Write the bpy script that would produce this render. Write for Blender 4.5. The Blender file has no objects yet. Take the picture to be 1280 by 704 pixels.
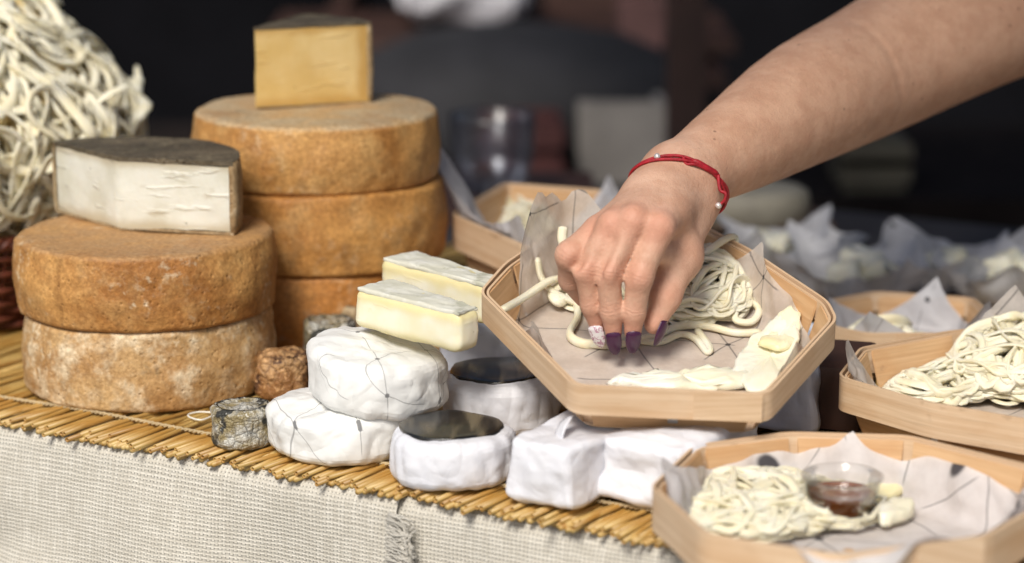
import bpy, bmesh, math, random
import numpy as np
from mathutils import Vector, Matrix, noise
R = math.radians
random.seed(7)
rng = np.random.default_rng(7)
scene = bpy.context.scene
C = scene.collection

# ------------------------------------------------------------------ camera, world, sun, exposure
PITCH, CAMH, FPX = R(13.0), 0.45, 85 / 36 * 1280
cam_d = bpy.data.cameras.new("camera")
cam = bpy.data.objects.new("camera", cam_d)
C.objects.link(cam)
cam.location = (0, 0, CAMH)
cam.rotation_euler = (R(90) - PITCH, 0, 0)
cam_d.lens = 85
cam_d.sensor_width = 36
cam_d.clip_start = 0.05
cam_d.clip_end = 2000
cam_d.dof.use_dof = True
cam_d.dof.focus_distance = 1.53
cam_d.dof.aperture_fstop = 3.6
cam_d.dof.aperture_blades = 9
scene.camera = cam

SUN_EL, SUN_AZ = R(46), R(198)          # azimuth measured clockwise from +Y: behind the camera, a little to its left
world = bpy.data.worlds.new("World")
scene.world = world
world.use_nodes = True
wn = world.node_tree
sky = wn.nodes.new("ShaderNodeTexSky")
sky.sky_type = 'NISHITA'
sky.sun_disc = False
sky.sun_elevation = SUN_EL
sky.sun_rotation = SUN_AZ
sky.air_density = 1.0
sky.dust_density = 3.0
wn.links.new(sky.outputs[0], wn.nodes["Background"].inputs[0])
wn.nodes["Background"].inputs[1].default_value = 0.072
sd = bpy.data.lights.new("sun", 'SUN')
sd.energy = 2.5
sd.angle = R(19)
sd.color = (1.0, 0.955, 0.885)
sun = bpy.data.objects.new("sun", sd)
C.objects.link(sun)
sun_dir = Vector((math.sin(SUN_AZ) * math.cos(SUN_EL), math.cos(SUN_AZ) * math.cos(SUN_EL), math.sin(SUN_EL)))
sun.rotation_euler = sun_dir.to_track_quat('Z', 'Y').to_euler()
sun.location = sun_dir * 6
scene.view_settings.view_transform = 'Standard'
scene.view_settings.look = 'None'
scene.view_settings.gamma = 1
scene.view_settings.exposure = 0.46
scene.cycles.use_denoising = True
scene.cycles.max_bounces = 8
scene.cycles.transparent_max_bounces = 12

# ------------------------------------------------------------------ design helpers: where a point of the photograph (1280 x 704) stands
FWD = np.array([0, math.cos(PITCH), -math.sin(PITCH)])
UPV = np.array([0, math.sin(PITCH), math.cos(PITCH)])
EYE = np.array([0, 0, CAMH])

def ray(px, py):
    return FWD + np.array([1.0, 0, 0]) * (px - 640) / FPX - UPV * (py - 352) / FPX

def at(px, py, y):                      # the point at world depth y
    d = ray(px, py)
    return EYE + d * (y / d[1])

def atz(px, py, z):                     # the point at height z
    d = ray(px, py)
    return EYE + d * ((z - CAMH) / d[2])

def onplane(px, py, o, n):
    d = ray(px, py)
    return EYE + d * (np.dot(np.array(o) - EYE, n) / np.dot(d, n))

# ------------------------------------------------------------------ object helpers
def tag(o, label=None, cat=None, group=None, kind=None):
    if label: o['label'] = label
    if cat: o['category'] = cat
    if group: o['group'] = group
    if kind: o['kind'] = kind
    return o

def thing(name, label, cat, loc=(0, 0, 0), group=None, rot=None):
    o = bpy.data.objects.new(name, None)
    o.empty_display_size = 0.02
    C.objects.link(o)
    o.location = loc
    if rot is not None: o.rotation_euler = rot
    return tag(o, label, cat, group)

def mk(name, verts, faces, m, parent=None, smooth=True, uv=None, local=False, origin=None, attrs=None):
    """link verts/faces as ONE mesh object; verts in world space unless local=True"""
    v = np.asarray(verts, dtype=float)
    if parent is not None and not local:
        v = v - np.array(parent.location)
    if origin is not None:
        v = v - np.array(origin)
    me = bpy.data.meshes.new(name)
    me.from_pydata(v.tolist(), [], faces if isinstance(faces, list) else faces.tolist())
    if uv is not None:
        l = me.uv_layers.new(name="UVMap")
        idx = np.empty(len(me.loops), dtype=np.int32)
        me.loops.foreach_get("vertex_index", idx)
        l.data.foreach_set("uv", np.asarray(uv, dtype=np.float32)[idx].ravel())
    if attrs:
        for k, a in attrs.items():
            at_ = me.attributes.new(k, 'FLOAT', 'POINT')
            at_.data.foreach_set("value", np.asarray(a, dtype=np.float32))
    if smooth:
        me.polygons.foreach_set("use_smooth", np.ones(len(me.polygons), dtype=bool))
    me.update()
    if m is not None: me.materials.append(m)
    o = bpy.data.objects.new(name, me)
    C.objects.link(o)
    if parent is not None: o.parent = parent
    if origin is not None: o.location = origin
    return o

def flat_sharp(o, deg=35):
    bm = bmesh.new(); bm.from_mesh(o.data)
    for e in bm.edges:
        if len(e.link_faces) == 2 and e.calc_face_angle(0) > R(deg): e.smooth = False
    bm.to_mesh(o.data); bm.free()
    return o

class MB:
    """collects simple solids into one mesh"""
    def __init__(s): s.v, s.f, s.u = [], [], []
    def add(s, v, f, uv=None):
        n = len(s.v)
        s.v += [tuple(p) for p in v]; s.f += [tuple(i + n for i in q) for q in f]
        s.u += [tuple(p) for p in (uv if uv is not None else [(q[0] + q[2] * .3, q[1] + q[2]) for q in v])]
        return s
    def box(s, c, d, rot=None):
        v = [Vector((sx * d[0] / 2, sy * d[1] / 2, sz * d[2] / 2)) for sx in (-1, 1) for sy in (-1, 1) for sz in (-1, 1)]
        if rot is not None: v = [rot @ p for p in v]
        v = [p + Vector(c) for p in v]
        return s.add(v, [(0, 1, 3, 2), (4, 6, 7, 5), (0, 4, 5, 1), (2, 3, 7, 6), (0, 2, 6, 4), (1, 5, 7, 3)])
    def lathe(s, c, prof, n=32, caps=True):
        vs, fs = lathe(prof, n, caps)
        return s.add([Vector(p) + Vector(c) for p in vs], fs)
    def build(s, name, m, parent=None, smooth=False, local=False, sharp=None):
        o = mk(name, s.v, s.f, m, parent, smooth or sharp is not None, uv=s.u, local=local)
        if sharp: flat_sharp(o, sharp)
        return o

def lathe(prof, n=48, caps=True):
    """prof: (r, z) from bottom to top"""
    vs, fs = [], []
    for r, z in prof:
        for k in range(n):
            a = 2 * math.pi * k / n
            vs.append((r * math.cos(a), r * math.sin(a), z))
    for i in range(len(prof) - 1):
        for k in range(n):
            k2 = (k + 1) % n
            fs.append((i * n + k, i * n + k2, (i + 1) * n + k2, (i + 1) * n + k))
    if caps:
        vs.append((0, 0, prof[0][1])); b = len(vs) - 1
        vs.append((0, 0, prof[-1][1])); t = b + 1
        m = (len(prof) - 1) * n
        for k in range(n):
            k2 = (k + 1) % n
            fs.append((b, k2, k)); fs.append((t, m + k, m + k2))
    return vs, fs

def sweep(path, ra, rb=None, sides=8, taper=0.0, roll=0.0, closed=False):
    """tube along a path with an oval section ra x rb; returns verts, faces, uv"""
    P = np.asarray(path, dtype=float); n = len(P)
    rb = ra if rb is None else rb
    T = np.roll(P, -1, 0) - np.roll(P, 1, 0) if closed else np.gradient(P, axis=0)
    T /= np.linalg.norm(T, axis=1)[:, None] + 1e-12
    up = np.array([0, 0, 1.0]) if abs(T[0][2]) < .9 else np.array([1.0, 0, 0])
    u = np.cross(T[0], up); u /= np.linalg.norm(u)
    a = np.linspace(0, 2 * math.pi, sides, endpoint=False) + roll
    V, UV, s = [], [], 0.0
    ra_ = np.broadcast_to(ra, n); rb_ = np.broadcast_to(rb, n)
    for i in range(n):
        u = u - T[i] * np.dot(u, T[i]); u /= np.linalg.norm(u) + 1e-12
        w = np.cross(T[i], u)
        k = 1.0
        if taper and not closed:
            e = min(i, n - 1 - i) / max(1, n * taper)
            k = math.sqrt(min(1, .25 + e))
        V.append(P[i] + k * (ra_[i] * np.cos(a)[:, None] * u + rb_[i] * np.sin(a)[:, None] * w))
        if i: s += np.linalg.norm(P[i] - P[i - 1])
        UV += [(s, j / sides * .02) for j in range(sides)]
    V = np.concatenate(V)
    F = []
    m = n if closed else n - 1
    for i in range(m):
        i2 = (i + 1) % n
        for j in range(sides):
            j2 = (j + 1) % sides
            F.append((i * sides + j, i * sides + j2, i2 * sides + j2, i2 * sides + j))
    if not closed:
        F.append(tuple(range(sides))[::-1]); F.append(tuple((n - 1) * sides + j for j in range(sides)))
    return V, F, UV

def spline(pts, n):
    """Catmull-Rom through pts, n samples"""
    P = np.asarray(pts, dtype=float)
    Q = np.vstack([2 * P[0] - P[1], P, 2 * P[-1] - P[-2]])
    t = np.linspace(0, len(P) - 1 - 1e-6, n); i = t.astype(int); f = (t - i)[:, None]
    a, b, c, d = Q[i], Q[i + 1], Q[i + 2], Q[i + 3]
    return .5 * (2 * b + (c - a) * f + (2 * a - 5 * b + 4 * c - d) * f ** 2 + (3 * b - a - 3 * c + d) * f ** 3)

def nz(p, s, seed=0.0):
    return noise.noise(Vector(p) * s + Vector((seed * 7.3, seed * 3.1, seed * 1.7)))

def crumple(p, s, seed):
    """paper folds: creased valleys between nearly flat facets"""
    q = Vector(p) * s + Vector((seed * 5.1, seed * 2.3, seed * 9.7))
    q = q + .35 * noise.noise_vector(q * .7)
    return abs(noise.noise(q)) + .5 * abs(noise.noise(q * 2.1 + Vector((3, 1, 7)))) - .32

def folds(V, seed, scale=30.0, nd=6, warp=.5):
    """crisp paper folds: triangle waves along random directions give flat facets that meet in straight creases"""
    V = np.asarray([tuple(v) for v in V]); rg = np.random.default_rng(int(seed * 17) + 5); out = np.zeros(len(V))
    W = np.array([tuple(noise.noise_vector(Vector(v) * scale * .55 + Vector((seed, 2 * seed, 3)))) for v in V]) * warp / scale
    for k in range(nd):
        d = rg.normal(size=3); d /= np.linalg.norm(d); f = scale * (.55 + .35 * k) * rg.uniform(.8, 1.2)
        x = (V + W * (1.2 if k < 3 else .5)) @ d * f + rg.uniform(0, 9)
        out += (np.abs(x - np.floor(x) - .5) - .25) * 2 / (1 + .75 * k)
    return out / 1.3

def rbox(d, r, n=10):
    """rounded box centred on the origin, bottom at -d[2]/2"""
    bm = bmesh.new()
    bmesh.ops.create_cube(bm, size=2)
    bmesh.ops.subdivide_edges(bm, edges=bm.edges[:], cuts=n, use_grid_fill=True)
    h = Vector(d) / 2
    for v in bm.verts:
        # denser rows near the edges
        q = Vector([math.copysign(abs(c) ** .75, c) * h[i] for i, c in enumerate(v.co)])
        inner = Vector([max(-(h[i] - r), min(h[i] - r, q[i])) for i in range(3)])
        o = q - inner
        if o.length > 1e-9: q = inner + o.normalized() * r
        v.co = q
    bm.normal_update()
    vs = [v.co.copy() for v in bm.verts]; ns = [v.normal.copy() for v in bm.verts]
    fs = [tuple(v.index for v in f.verts) for f in bm.faces]
    bm.free()
    return vs, fs, ns

# ------------------------------------------------------------------ material helpers
class G:
    def __init__(s, name):
        s.m = bpy.data.materials.new(name); s.m.use_nodes = True
        s.t = s.m.node_tree; s.b = s.t.nodes["Principled BSDF"]; s.o = s.t.nodes["Material Output"]
    def n(s, typ, ins=None, **props):
        x = s.t.nodes.new("ShaderNode" + typ)
        for k, v in props.items(): setattr(x, k, v)
        for k, v in (ins or {}).items(): s.set(x.inputs[k], v)
        return x
    def set(s, sock, v):
        if isinstance(v, bpy.types.NodeSocket): s.t.links.new(v, sock)
        elif hasattr(v, "outputs"): s.t.links.new(v.outputs[0], sock)
        else:
            if isinstance(v, (tuple, list)) and len(v) == 3 and sock.type == 'RGBA': v = (*v, 1)
            sock.default_value = v
    def co(s, kind="Object"): return s.n("TexCoord").outputs[kind]
    def map(s, v, scale=(1, 1, 1), loc=(0, 0, 0), rot=(0, 0, 0)):
        return s.n("Mapping", {"Vector": v, "Scale": scale, "Location": loc, "Rotation": rot}).outputs[0]
    def noise(s, v, scale, detail=4, rough=.55, dist=0.0, out=0):
        return s.n("TexNoise", {"Vector": v, "Scale": scale, "Detail": detail, "Roughness": rough, "Distortion": dist}).outputs[out]
    def vor(s, v, scale, feature='F1', out="Distance"):
        return s.n("TexVoronoi", {"Vector": v, "Scale": scale}, feature=feature).outputs[out]
    def math(s, op, a, b=0.0, c=0.0, clamp=False):
        x = s.n("Math", operation=op, use_clamp=clamp); s.set(x.inputs[0], a); s.set(x.inputs[1], b); s.set(x.inputs[2], c)
        return x.outputs[0]
    def vmath(s, op, a, b=(0, 0, 0), out=0):
        x = s.n("VectorMath", operation=op); s.set(x.inputs[0], a); s.set(x.inputs[1], b)
        return x.outputs[out]
    def mix(s, f, a, b, blend='MIX'):
        x = s.n("Mix", data_type='RGBA', blend_type=blend); s.set(x.inputs[0], f); s.set(x.inputs[6], a); s.set(x.inputs[7], b)
        return x.outputs[2]
    def ss(s, v, lo, hi, a=0.0, b=1.0):       # smoothstep from lo to hi
        x = s.n("MapRange", {0: v, 1: lo, 2: hi, 3: a, 4: b}, interpolation_type='SMOOTHSTEP')
        return x.outputs[0]
    def bump(s, h, strength=.3, dist=.001, normal=None):
        x = s.n("Bump", {"Height": h, "Strength": strength, "Distance": dist})
        if normal is not None: s.set(x.inputs["Normal"], normal)
        return x.outputs[0]
    def p(s, **kw):
        for k, v in kw.items(): s.set(s.b.inputs[k.replace("_", " ")], v)
        return s.m

def rind_mat(name, lo, hi, pale, seed, pale_amt=.5, speck=.5, mould=.3, top=None, height=.055, bump=.5):
    g = G(name); v = g.map(g.co(), loc=(seed * 1.3, seed * .7, seed * 2.1))
    a = g.noise(v, 14, 5, .6, .4); b = g.noise(v, 45, 5, .65); c = g.noise(v, 160, 4, .6)
    col = g.mix(g.ss(a, .35, .66), lo, hi)
    col = g.mix(g.math('MULTIPLY', g.ss(b, .45, .7), pale_amt), col, pale)
    st = g.noise(g.map(v, (1, 1, .25)), 60, 4, .6)                        # drips down the side
    col = g.mix(g.math('MULTIPLY', g.ss(st, .52, .72), .45), col, tuple(x * .55 for x in lo))
    mk_ = g.math('MULTIPLY', g.ss(g.noise(v, 22, 3, .5), .48, .68), g.ss(c, .5, .68))
    col = g.mix(g.math('MULTIPLY', mk_, speck, clamp=True), col, (.72, .62, .45))
    mo = g.math('MULTIPLY', g.ss(g.noise(g.map(v, loc=(3, 1, 2)), 18, 3, .5), .56, .7), g.ss(g.noise(v, 110, 3, .6), .5, .62))
    col = g.mix(g.math('MULTIPLY', mo, mould, clamp=True), col, (.09, .085, .055))
    if top is not None:
        z = g.n("SeparateXYZ", {0: g.co()}).outputs[2]
        w = g.math('MULTIPLY', g.ss(z, height - .004, height - .001), g.ss(g.noise(v, 30, 4, .6), .35, .6, .45, .95))
        col = g.mix(w, col, top)
    h = g.math('ADD', g.math('MULTIPLY', b, .8), g.math('ADD', g.math('MULTIPLY', c, .5), g.math('MULTIPLY', g.noise(v, 420, 3, .6), .25)))
    pits = g.ss(g.vor(v, 170), .0, .28)
    gr = g.noise(v, 330, 4, .7)
    col = g.mix(g.ss(gr, .30, .72), g.mix(1.0, col, (.72, .67, .61), 'MULTIPLY'), g.mix(1.0, col, (1.18, 1.17, 1.14), 'MULTIPLY'))
    col = g.mix(g.math('MULTIPLY', g.ss(pits, .35, .05), .45), col, tuple(x * .4 for x in lo))
    h = g.math('ADD', h, g.math('MULTIPLY', pits, .35))
    return g.p(Base_Color=col, Roughness=g.ss(c, .3, .7, .5, .75), Specular_IOR_Level=.35, Normal=g.bump(h, bump, .0035))

def paste_mat(name, c0, c1, edge, seed, rough=.42, holes=.6, bump=.2, size=None):
    g = G(name); v = g.map(g.co(), loc=(seed, seed * 2, seed * .5))
    a = g.noise(v, 25, 4, .55); b = g.noise(v, 120, 4, .6)
    col = g.mix(g.ss(a, .35, .65), c0, c1)
    col = g.mix(g.math('MULTIPLY', g.ss(g.noise(g.map(v, (1, 1, 2.2)), 42, 5, .6), .6, .74), .55), col, edge)
    if size:                                   # the paste darkens towards the rind: size = (half height, radius or None)
        s = g.n("SeparateXYZ", {0: g.co()})
        dz = g.math('SUBTRACT', size[0], g.math('ABSOLUTE', g.math('SUBTRACT', s.outputs[2], size[0])))
        if size[1]: dz = g.math('MINIMUM', dz, g.math('SUBTRACT', size[1], g.vmath('LENGTH', g.vmath('MULTIPLY', g.co(), (1, 1, 0)), out=1)))
        dz = g.math('ADD', dz, g.math('MULTIPLY', g.math('SUBTRACT', a, .5), .008))
        col = g.mix(g.ss(dz, size[3], size[2], 0, .9), col, edge)
    hole = g.math('MULTIPLY', g.ss(g.vor(v, 130), .13, .05), g.ss(g.noise(v, 35, 2), .55, .62))
    col = g.mix(g.math('MULTIPLY', hole, holes), col, tuple(x * .45 for x in c0))
    smear = g.ss(g.noise(g.map(v, (.6, .6, 3)), 55, 3, .5), .6, .7)
    h = g.math('ADD', g.math('MULTIPLY', b, .5), g.math('MULTIPLY', smear, .6))
    h = g.math('SUBTRACT', h, g.math('MULTIPLY', hole, 1.2))
    return g.p(Base_Color=col, Roughness=g.ss(b, .3, .7, rough - .08, rough + .15), Subsurface_Weight=.25, Subsurface_Radius=(1, .8, .5),
               Subsurface_Scale=.006, Normal=g.bump(h, bump, .002))

def net_print(g, uv, pitch, w, dot, warp, keep=.5, seed=0.0):
    """printed netting: three families of thin lines meeting in dots, warped; returns ink mask"""
    v = g.map(uv, loc=(seed, seed * .6, 0))
    n = g.noise(v, 1 / pitch * .45, 2, .5, out=1)
    sep = g.n("SeparateXYZ", {0: v})
    nn = g.n("SeparateXYZ", {0: n})
    x = g.math('ADD', sep.outputs[0], g.math('MULTIPLY', g.math('SUBTRACT', nn.outputs[0], .5), warp))
    y = g.math('ADD', sep.outputs[1], g.math('MULTIPLY', g.math('SUBTRACT', nn.outputs[1], .5), warp))
    ds = []
    ink = None
    for k in range(3):
        a = math.pi / 3 * k + .35
        d = g.math('ADD', g.math('MULTIPLY', x, math.cos(a) / pitch), g.math('MULTIPLY', y, math.sin(a) / pitch))
        f = g.math('ABSOLUTE', g.math('SUBTRACT', g.math('FRACT', g.math('ADD', d, 100.5)), .5))
        f = g.math('MULTIPLY', f, pitch)
        ds.append(f)
        line = g.math('MULTIPLY', g.ss(f, w, w * .35), .65)
        kp = g.ss(g.noise(g.map(v, loc=(k * 4.2, 1, 0)), 1 / pitch * .9, 1, .4), keep - .02, keep + .02)
        line = g.math('MULTIPLY', line, kp)
        ink = line if ink is None else g.math('MAXIMUM', ink, line)
    m = g.math('MAXIMUM', g.math('MAXIMUM', ds[0], ds[1]), ds[2])
    return g.math('MAXIMUM', ink, g.ss(m, dot, dot * .6))

def wrap_mat(name, base, tint, seed, net=None, trans=.25, bumpd=.0016):
    """wrapping paper: soft crumples, a little glow through it, optional printed net"""
    g = G(name); v = g.map(g.co(), loc=(seed, seed * .7, seed * 1.9))
    col = g.mix(g.ss(g.noise(v, 30, 4, .6), .3, .7), base, tint)
    cr = g.vor(g.map(v, rot=(.3, .5, .2)), 45, 'DISTANCE_TO_EDGE')
    h = None
    for sc, wt in ((18, 1.0), (40, .5), (110, .12)):      # straight-sided creases
        q = g.math('MULTIPLY', g.math('ABSOLUTE', g.math('SUBTRACT', g.noise(g.map(v, loc=(sc, 0, 1)), sc, 2, .35, .6), .5)), wt)
        h = q if h is None else g.math('ADD', h, q)
    if net:
        s = g.n("SeparateXYZ", {0: g.co()})
        p = g.n("CombineXYZ", {0: g.math('ADD', s.outputs[0], g.math('MULTIPLY', s.outputs[2], .35)), 1: g.math('SUBTRACT', s.outputs[1], g.math('MULTIPLY', s.outputs[2], .9)), 2: 0.0}).outputs[0]
        ink = net_print(g, p, net[0], net[1], net[2], net[3], net[4], seed)
        col = g.mix(g.math('MULTIPLY', ink, .8), col, (.06, .06, .065))
    return g.p(Base_Color=col, Roughness=.5, Specular_IOR_Level=.4,
               Normal=g.bump(h, .48, .011))

def veneer_mat(name, c0, c1, seed=0.0):
    g = G(name); uv = g.co("UV")
    v = g.map(uv, (6, 260, 1), loc=(seed, seed * 3, 0))
    a = g.noise(v, 1, 5, .6, .3); b = g.noise(g.map(uv, (25, 900, 1), loc=(seed, 2, 0)), 1, 3, .6)
    big = g.noise(g.map(uv, (14, 40, 1), loc=(seed, 5, 0)), 1, 4, .6)
    col = g.mix(g.ss(a, .3, .7), c0, c1)
    col = g.mix(g.math('MULTIPLY', g.ss(b, .55, .75), .4), col, tuple(x * .62 for x in c0))
    col = g.mix(g.math('MULTIPLY', g.ss(big, .42, .7), .55), col, tuple(x * y for x, y in zip(c0, (.92, .80, .66))))
    col = g.mix(g.math('MULTIPLY', g.ss(g.noise(g.map(uv, (30, 60, 1), loc=(seed, 9, 0)), 1, 4, .6), .62, .72), .4), col, (.30, .17, .09))
    return g.p(Base_Color=col, Roughness=.55, Specular_IOR_Level=.35, Normal=g.bump(g.math('ADD', a, g.math('MULTIPLY', b, .6)), .25, .0008))

def paper_mat(name, col0, alpha, seed, net, blot=0.0):
    """greaseproof liner: lets some light and some of what lies below through"""
    g = G(name); uv = g.co("UV")
    n = g.noise(g.map(uv, loc=(seed, 0, 0)), 40, 4, .6)
    ink = net_print(g, uv, net[0], net[1], net[2], net[3], net[4], seed)
    if blot:
        bl = g.math('MULTIPLY', g.ss(g.vor(g.map(uv, (1, 1.6, 1), loc=(seed, 2, 0)), 26), blot, blot * .6), g.ss(g.noise(uv, 12, 1), .48, .52))
        ink = g.math('MAXIMUM', ink, bl)
    col = g.mix(g.ss(n, .3, .7), col0, tuple(x * .9 for x in col0))
    col = g.mix(g.math('MULTIPLY', ink, .92), col, (.025, .022, .03))
    cr = g.noise(g.map(uv, loc=(seed, 4, 0)), 55, 5, .55, 1.5)
    nb = g.bump(cr, .35, .002)
    g.p(Base_Color=col, Roughness=.4, Specular_IOR_Level=.4, Normal=nb)
    tr = g.n("BsdfTranslucent", {"Color": col, "Normal": nb})
    m1 = g.n("MixShader", {0: .25}); g.t.links.new(g.b.outputs[0], m1.inputs[1]); g.t.links.new(tr.outputs[0], m1.inputs[2])
    tp = g.n("BsdfTransparent")
    a = g.math('SUBTRACT', 1.0, g.math('MULTIPLY', g.math('SUBTRACT', 1.0, ink), g.ss(n, .3, .7, (1 - alpha) * .6, (1 - alpha) * 1.4)))
    m2 = g.n("MixShader", {0: a}); g.t.links.new(tp.outputs[0], m2.inputs[1]); g.t.links.new(m1.outputs[0], m2.inputs[2])
    g.t.links.new(m2.outputs[0], g.o.inputs[0])
    return g.m

def strand_mat(name, c0, c1, seed):
    g = G(name); v = g.map(g.co(), loc=(seed, seed, 0))
    a = g.noise(v, 60, 3, .5)
    uv = g.map(g.co("UV"), (15, 900, 1))
    f = g.noise(uv, 1, 4, .6)
    col = g.mix(g.ss(a, .3, .7), c0, c1)
    col = g.mix(g.math('MULTIPLY', g.ss(f, .55, .75), .25), col, tuple(x * .72 for x in c1))
    return g.p(Base_Color=col, Roughness=.36, Specular_IOR_Level=.4, Subsurface_Weight=.3, Subsurface_Radius=(1, .85, .55), Subsurface_Scale=.004,
               Normal=g.bump(f, .6, .0012))

def plain(name, col, rough=.6, var=.15, scale=20, bump=.1, dist=.001, **kw):
    g = G(name); v = g.co()
    n = g.noise(v, scale, 4, .6)
    c = g.mix(g.ss(n, .3, .7), tuple(x * (1 - var) for x in col), tuple(min(1, x * (1 + var)) for x in col))
    return g.p(Base_Color=c, Roughness=rough, Normal=g.bump(g.noise(v, scale * 6, 3, .6), bump, dist), **kw)
# ------------------------------------------------------------------ materials
M = {}
M['rind_front_top'] = rind_mat('rind_front_top', (.36, .155, .04), (.58, .315, .105), (.56, .36, .15), 1.0, .4, 1.0, .15, top=(.42, .25, .115), height=.0525)
M['rind_front_low'] = rind_mat('rind_front_low', (.42, .235, .09), (.60, .41, .20), (.78, .66, .47), 2.0, .9, 1.0, .8, top=(.40, .25, .12), height=.057, bump=.6)
M['rind_back_top'] = rind_mat('rind_back_top', (.40, .185, .048), (.61, .345, .12), (.60, .40, .17), 3.0, .4, .3, .8, top=(.50, .40, .26), height=.0505, bump=.45)
M['rind_back_mid'] = rind_mat('rind_back_mid', (.40, .18, .045), (.57, .30, .09), (.50, .33, .15), 4.0, .5, .3, .2, bump=.35)
M['rind_back_low'] = rind_mat('rind_back_low', (.40, .15, .03), (.52, .235, .06), (.5, .3, .12), 5.0, .3, .3, .2, bump=.35)
M['paste_white'] = paste_mat('paste_white', (.60, .58, .47), (.72, .71, .62), (.47, .40, .27), 1.5, bump=.6, size=(.0255, .093, .0015, .011))
M['paste_yellow'] = paste_mat('paste_yellow', (.68, .47, .17), (.76, .57, .26), (.55, .33, .09), 2.5, holes=1.0, bump=.45, size=(.030, .084, .001, .010))
M['paste_cream'] = paste_mat('paste_cream', (.80, .74, .50), (.84, .81, .66), (.76, .66, .34), 3.5, holes=.7, size=(.0117, None, .001, .008))
M['rind_grey'] = rind_mat('rind_grey', (.055, .045, .03), (.13, .105, .07), (.24, .20, .13), 6.0, .6, .1, .7, bump=.8)
M['rind_tan'] = rind_mat('rind_tan', (.30, .20, .10), (.42, .32, .19), (.5, .42, .28), 7.0, .5, .4, .5, bump=.6)
g = G('mould_skin'); v = g.co()
a = g.noise(v, 28, 4, .6); b = g.noise(v, 90, 4, .6); c = g.noise(v, 260, 3, .6)
col = g.mix(g.ss(a, .35, .65), (.60, .585, .47), (.72, .71, .62))
col = g.mix(g.math('MULTIPLY', g.ss(b, .50, .68), .6), col, (.80, .79, .73))
col = g.mix(g.math('MULTIPLY', g.ss(g.noise(g.map(v, loc=(2, 1, 0)), 60, 4, .65), .53, .64), .7), col, (.40, .40, .30))
M['mould_skin'] = g.p(Base_Color=col, Roughness=.75, Normal=g.bump(g.math('ADD', b, g.math('MULTIPLY', c, .3)), .35, .0015))
def crackle(name, dark, mid, pale, seed, sc):
    g = G(name); v = g.map(g.co(), loc=(seed, seed * .4, seed * .9))
    w = g.vmath('ADD', v, g.vmath('MULTIPLY', g.noise(v, 60, 3, .6, out=1), (.006, .006, .006)))
    e1 = g.vor(w, sc, 'DISTANCE_TO_EDGE'); e2 = g.vor(w, sc * 2.7, 'DISTANCE_TO_EDGE')
    a = g.noise(v, 55, 4, .6); b = g.noise(v, 240, 4, .65)
    col = g.mix(g.ss(a, .42, .60), mid, pale)
    col = g.mix(g.ss(g.noise(g.map(v, loc=(1, 2, 0)), 75, 3, .6), .54, .62), col, dark)
    col = g.mix(g.math('MULTIPLY', g.ss(e1, .10, .01), g.ss(a, .4, .6, .1, .6)), col, dark)
    col = g.mix(g.math('MULTIPLY', g.ss(e2, .10, .01), .22), col, dark)
    col = g.mix(g.math('MULTIPLY', g.ss(b, .56, .66), .7), col, tuple(min(.85, x * 1.5) for x in pale))
    h = g.math('ADD', g.math('ADD', g.ss(e1, 0, .2), g.math('MULTIPLY', g.ss(e2, 0, .2), .5)), g.math('MULTIPLY', b, .5))
    return g.p(Base_Color=col, Roughness=.6, Normal=g.bump(h, .5, .002))
M['crust_ash'] = crackle('crust_ash', (.035, .035, .03), (.30, .24, .12), (.52, .51, .46), 1.1, 150)
M['crust_brown'] = crackle('crust_brown', (.07, .028, .012), (.30, .14, .045), (.50, .30, .14), 4.2, 120)
M['rind_ash'] = rind_mat('rind_ash', (.07, .07, .055), (.26, .245, .18), (.58, .53, .38), 9.0, .9, 1.6, .6, bump=1.0)
M['rind_brown'] = rind_mat('rind_brown', (.17, .075, .025), (.33, .165, .065), (.46, .30, .17), 10.0, .6, .5, .5, bump=1.0)
M['net_wrap'] = wrap_mat('net_wrap', (.72, .72, .70), (.79, .79, .76), 1.2, net=(.036, .00045, .0018, .013, .47))
M['net_wrap_low'] = wrap_mat('net_wrap_low', (.72, .72, .70), (.79, .79, .76), 3.9, net=(.036, .00045, .0018, .013, .47))
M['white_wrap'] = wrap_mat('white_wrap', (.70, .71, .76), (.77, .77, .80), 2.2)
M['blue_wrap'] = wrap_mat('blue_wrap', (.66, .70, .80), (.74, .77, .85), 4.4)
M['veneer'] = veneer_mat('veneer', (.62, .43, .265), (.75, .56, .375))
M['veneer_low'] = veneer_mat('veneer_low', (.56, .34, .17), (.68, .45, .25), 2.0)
M['strand'] = strand_mat('strand', (.84, .76, .53), (.87, .83, .67), 1.0)
M['strand_shaded'] = strand_mat('strand_shaded', (.70, .53, .24), (.78, .66, .40), 2.0)  # amber shade of the heap's gaps put into the inner strands' colour
M['staple'] = plain('staple', (.35, .34, .33), .35, Metallic=.8)
M['linen_yarn'] = plain('linen_yarn', (.50, .475, .42), .85, scale=90, bump=.3)
M['cream_yarn'] = plain('cream_yarn', (.47, .36, .20), .8, scale=90, bump=.5)

# label: shiny black foil seen through the hole in the paper
g = G('black_foil'); v = g.co()
st = g.noise(g.map(v, (30, 5, 5), rot=(0, 0, .9)), 2.6, 2, .45, .3)  # streaky brown-grey reflections painted into the foil's colour
M['black_foil'] = g.p(Base_Color=g.mix(g.ss(st, .45, .72), (.010, .010, .010), (.17, .14, .09)), Roughness=.27, Specular_IOR_Level=.6,
                      Normal=g.bump(st, .25, .004))
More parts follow.
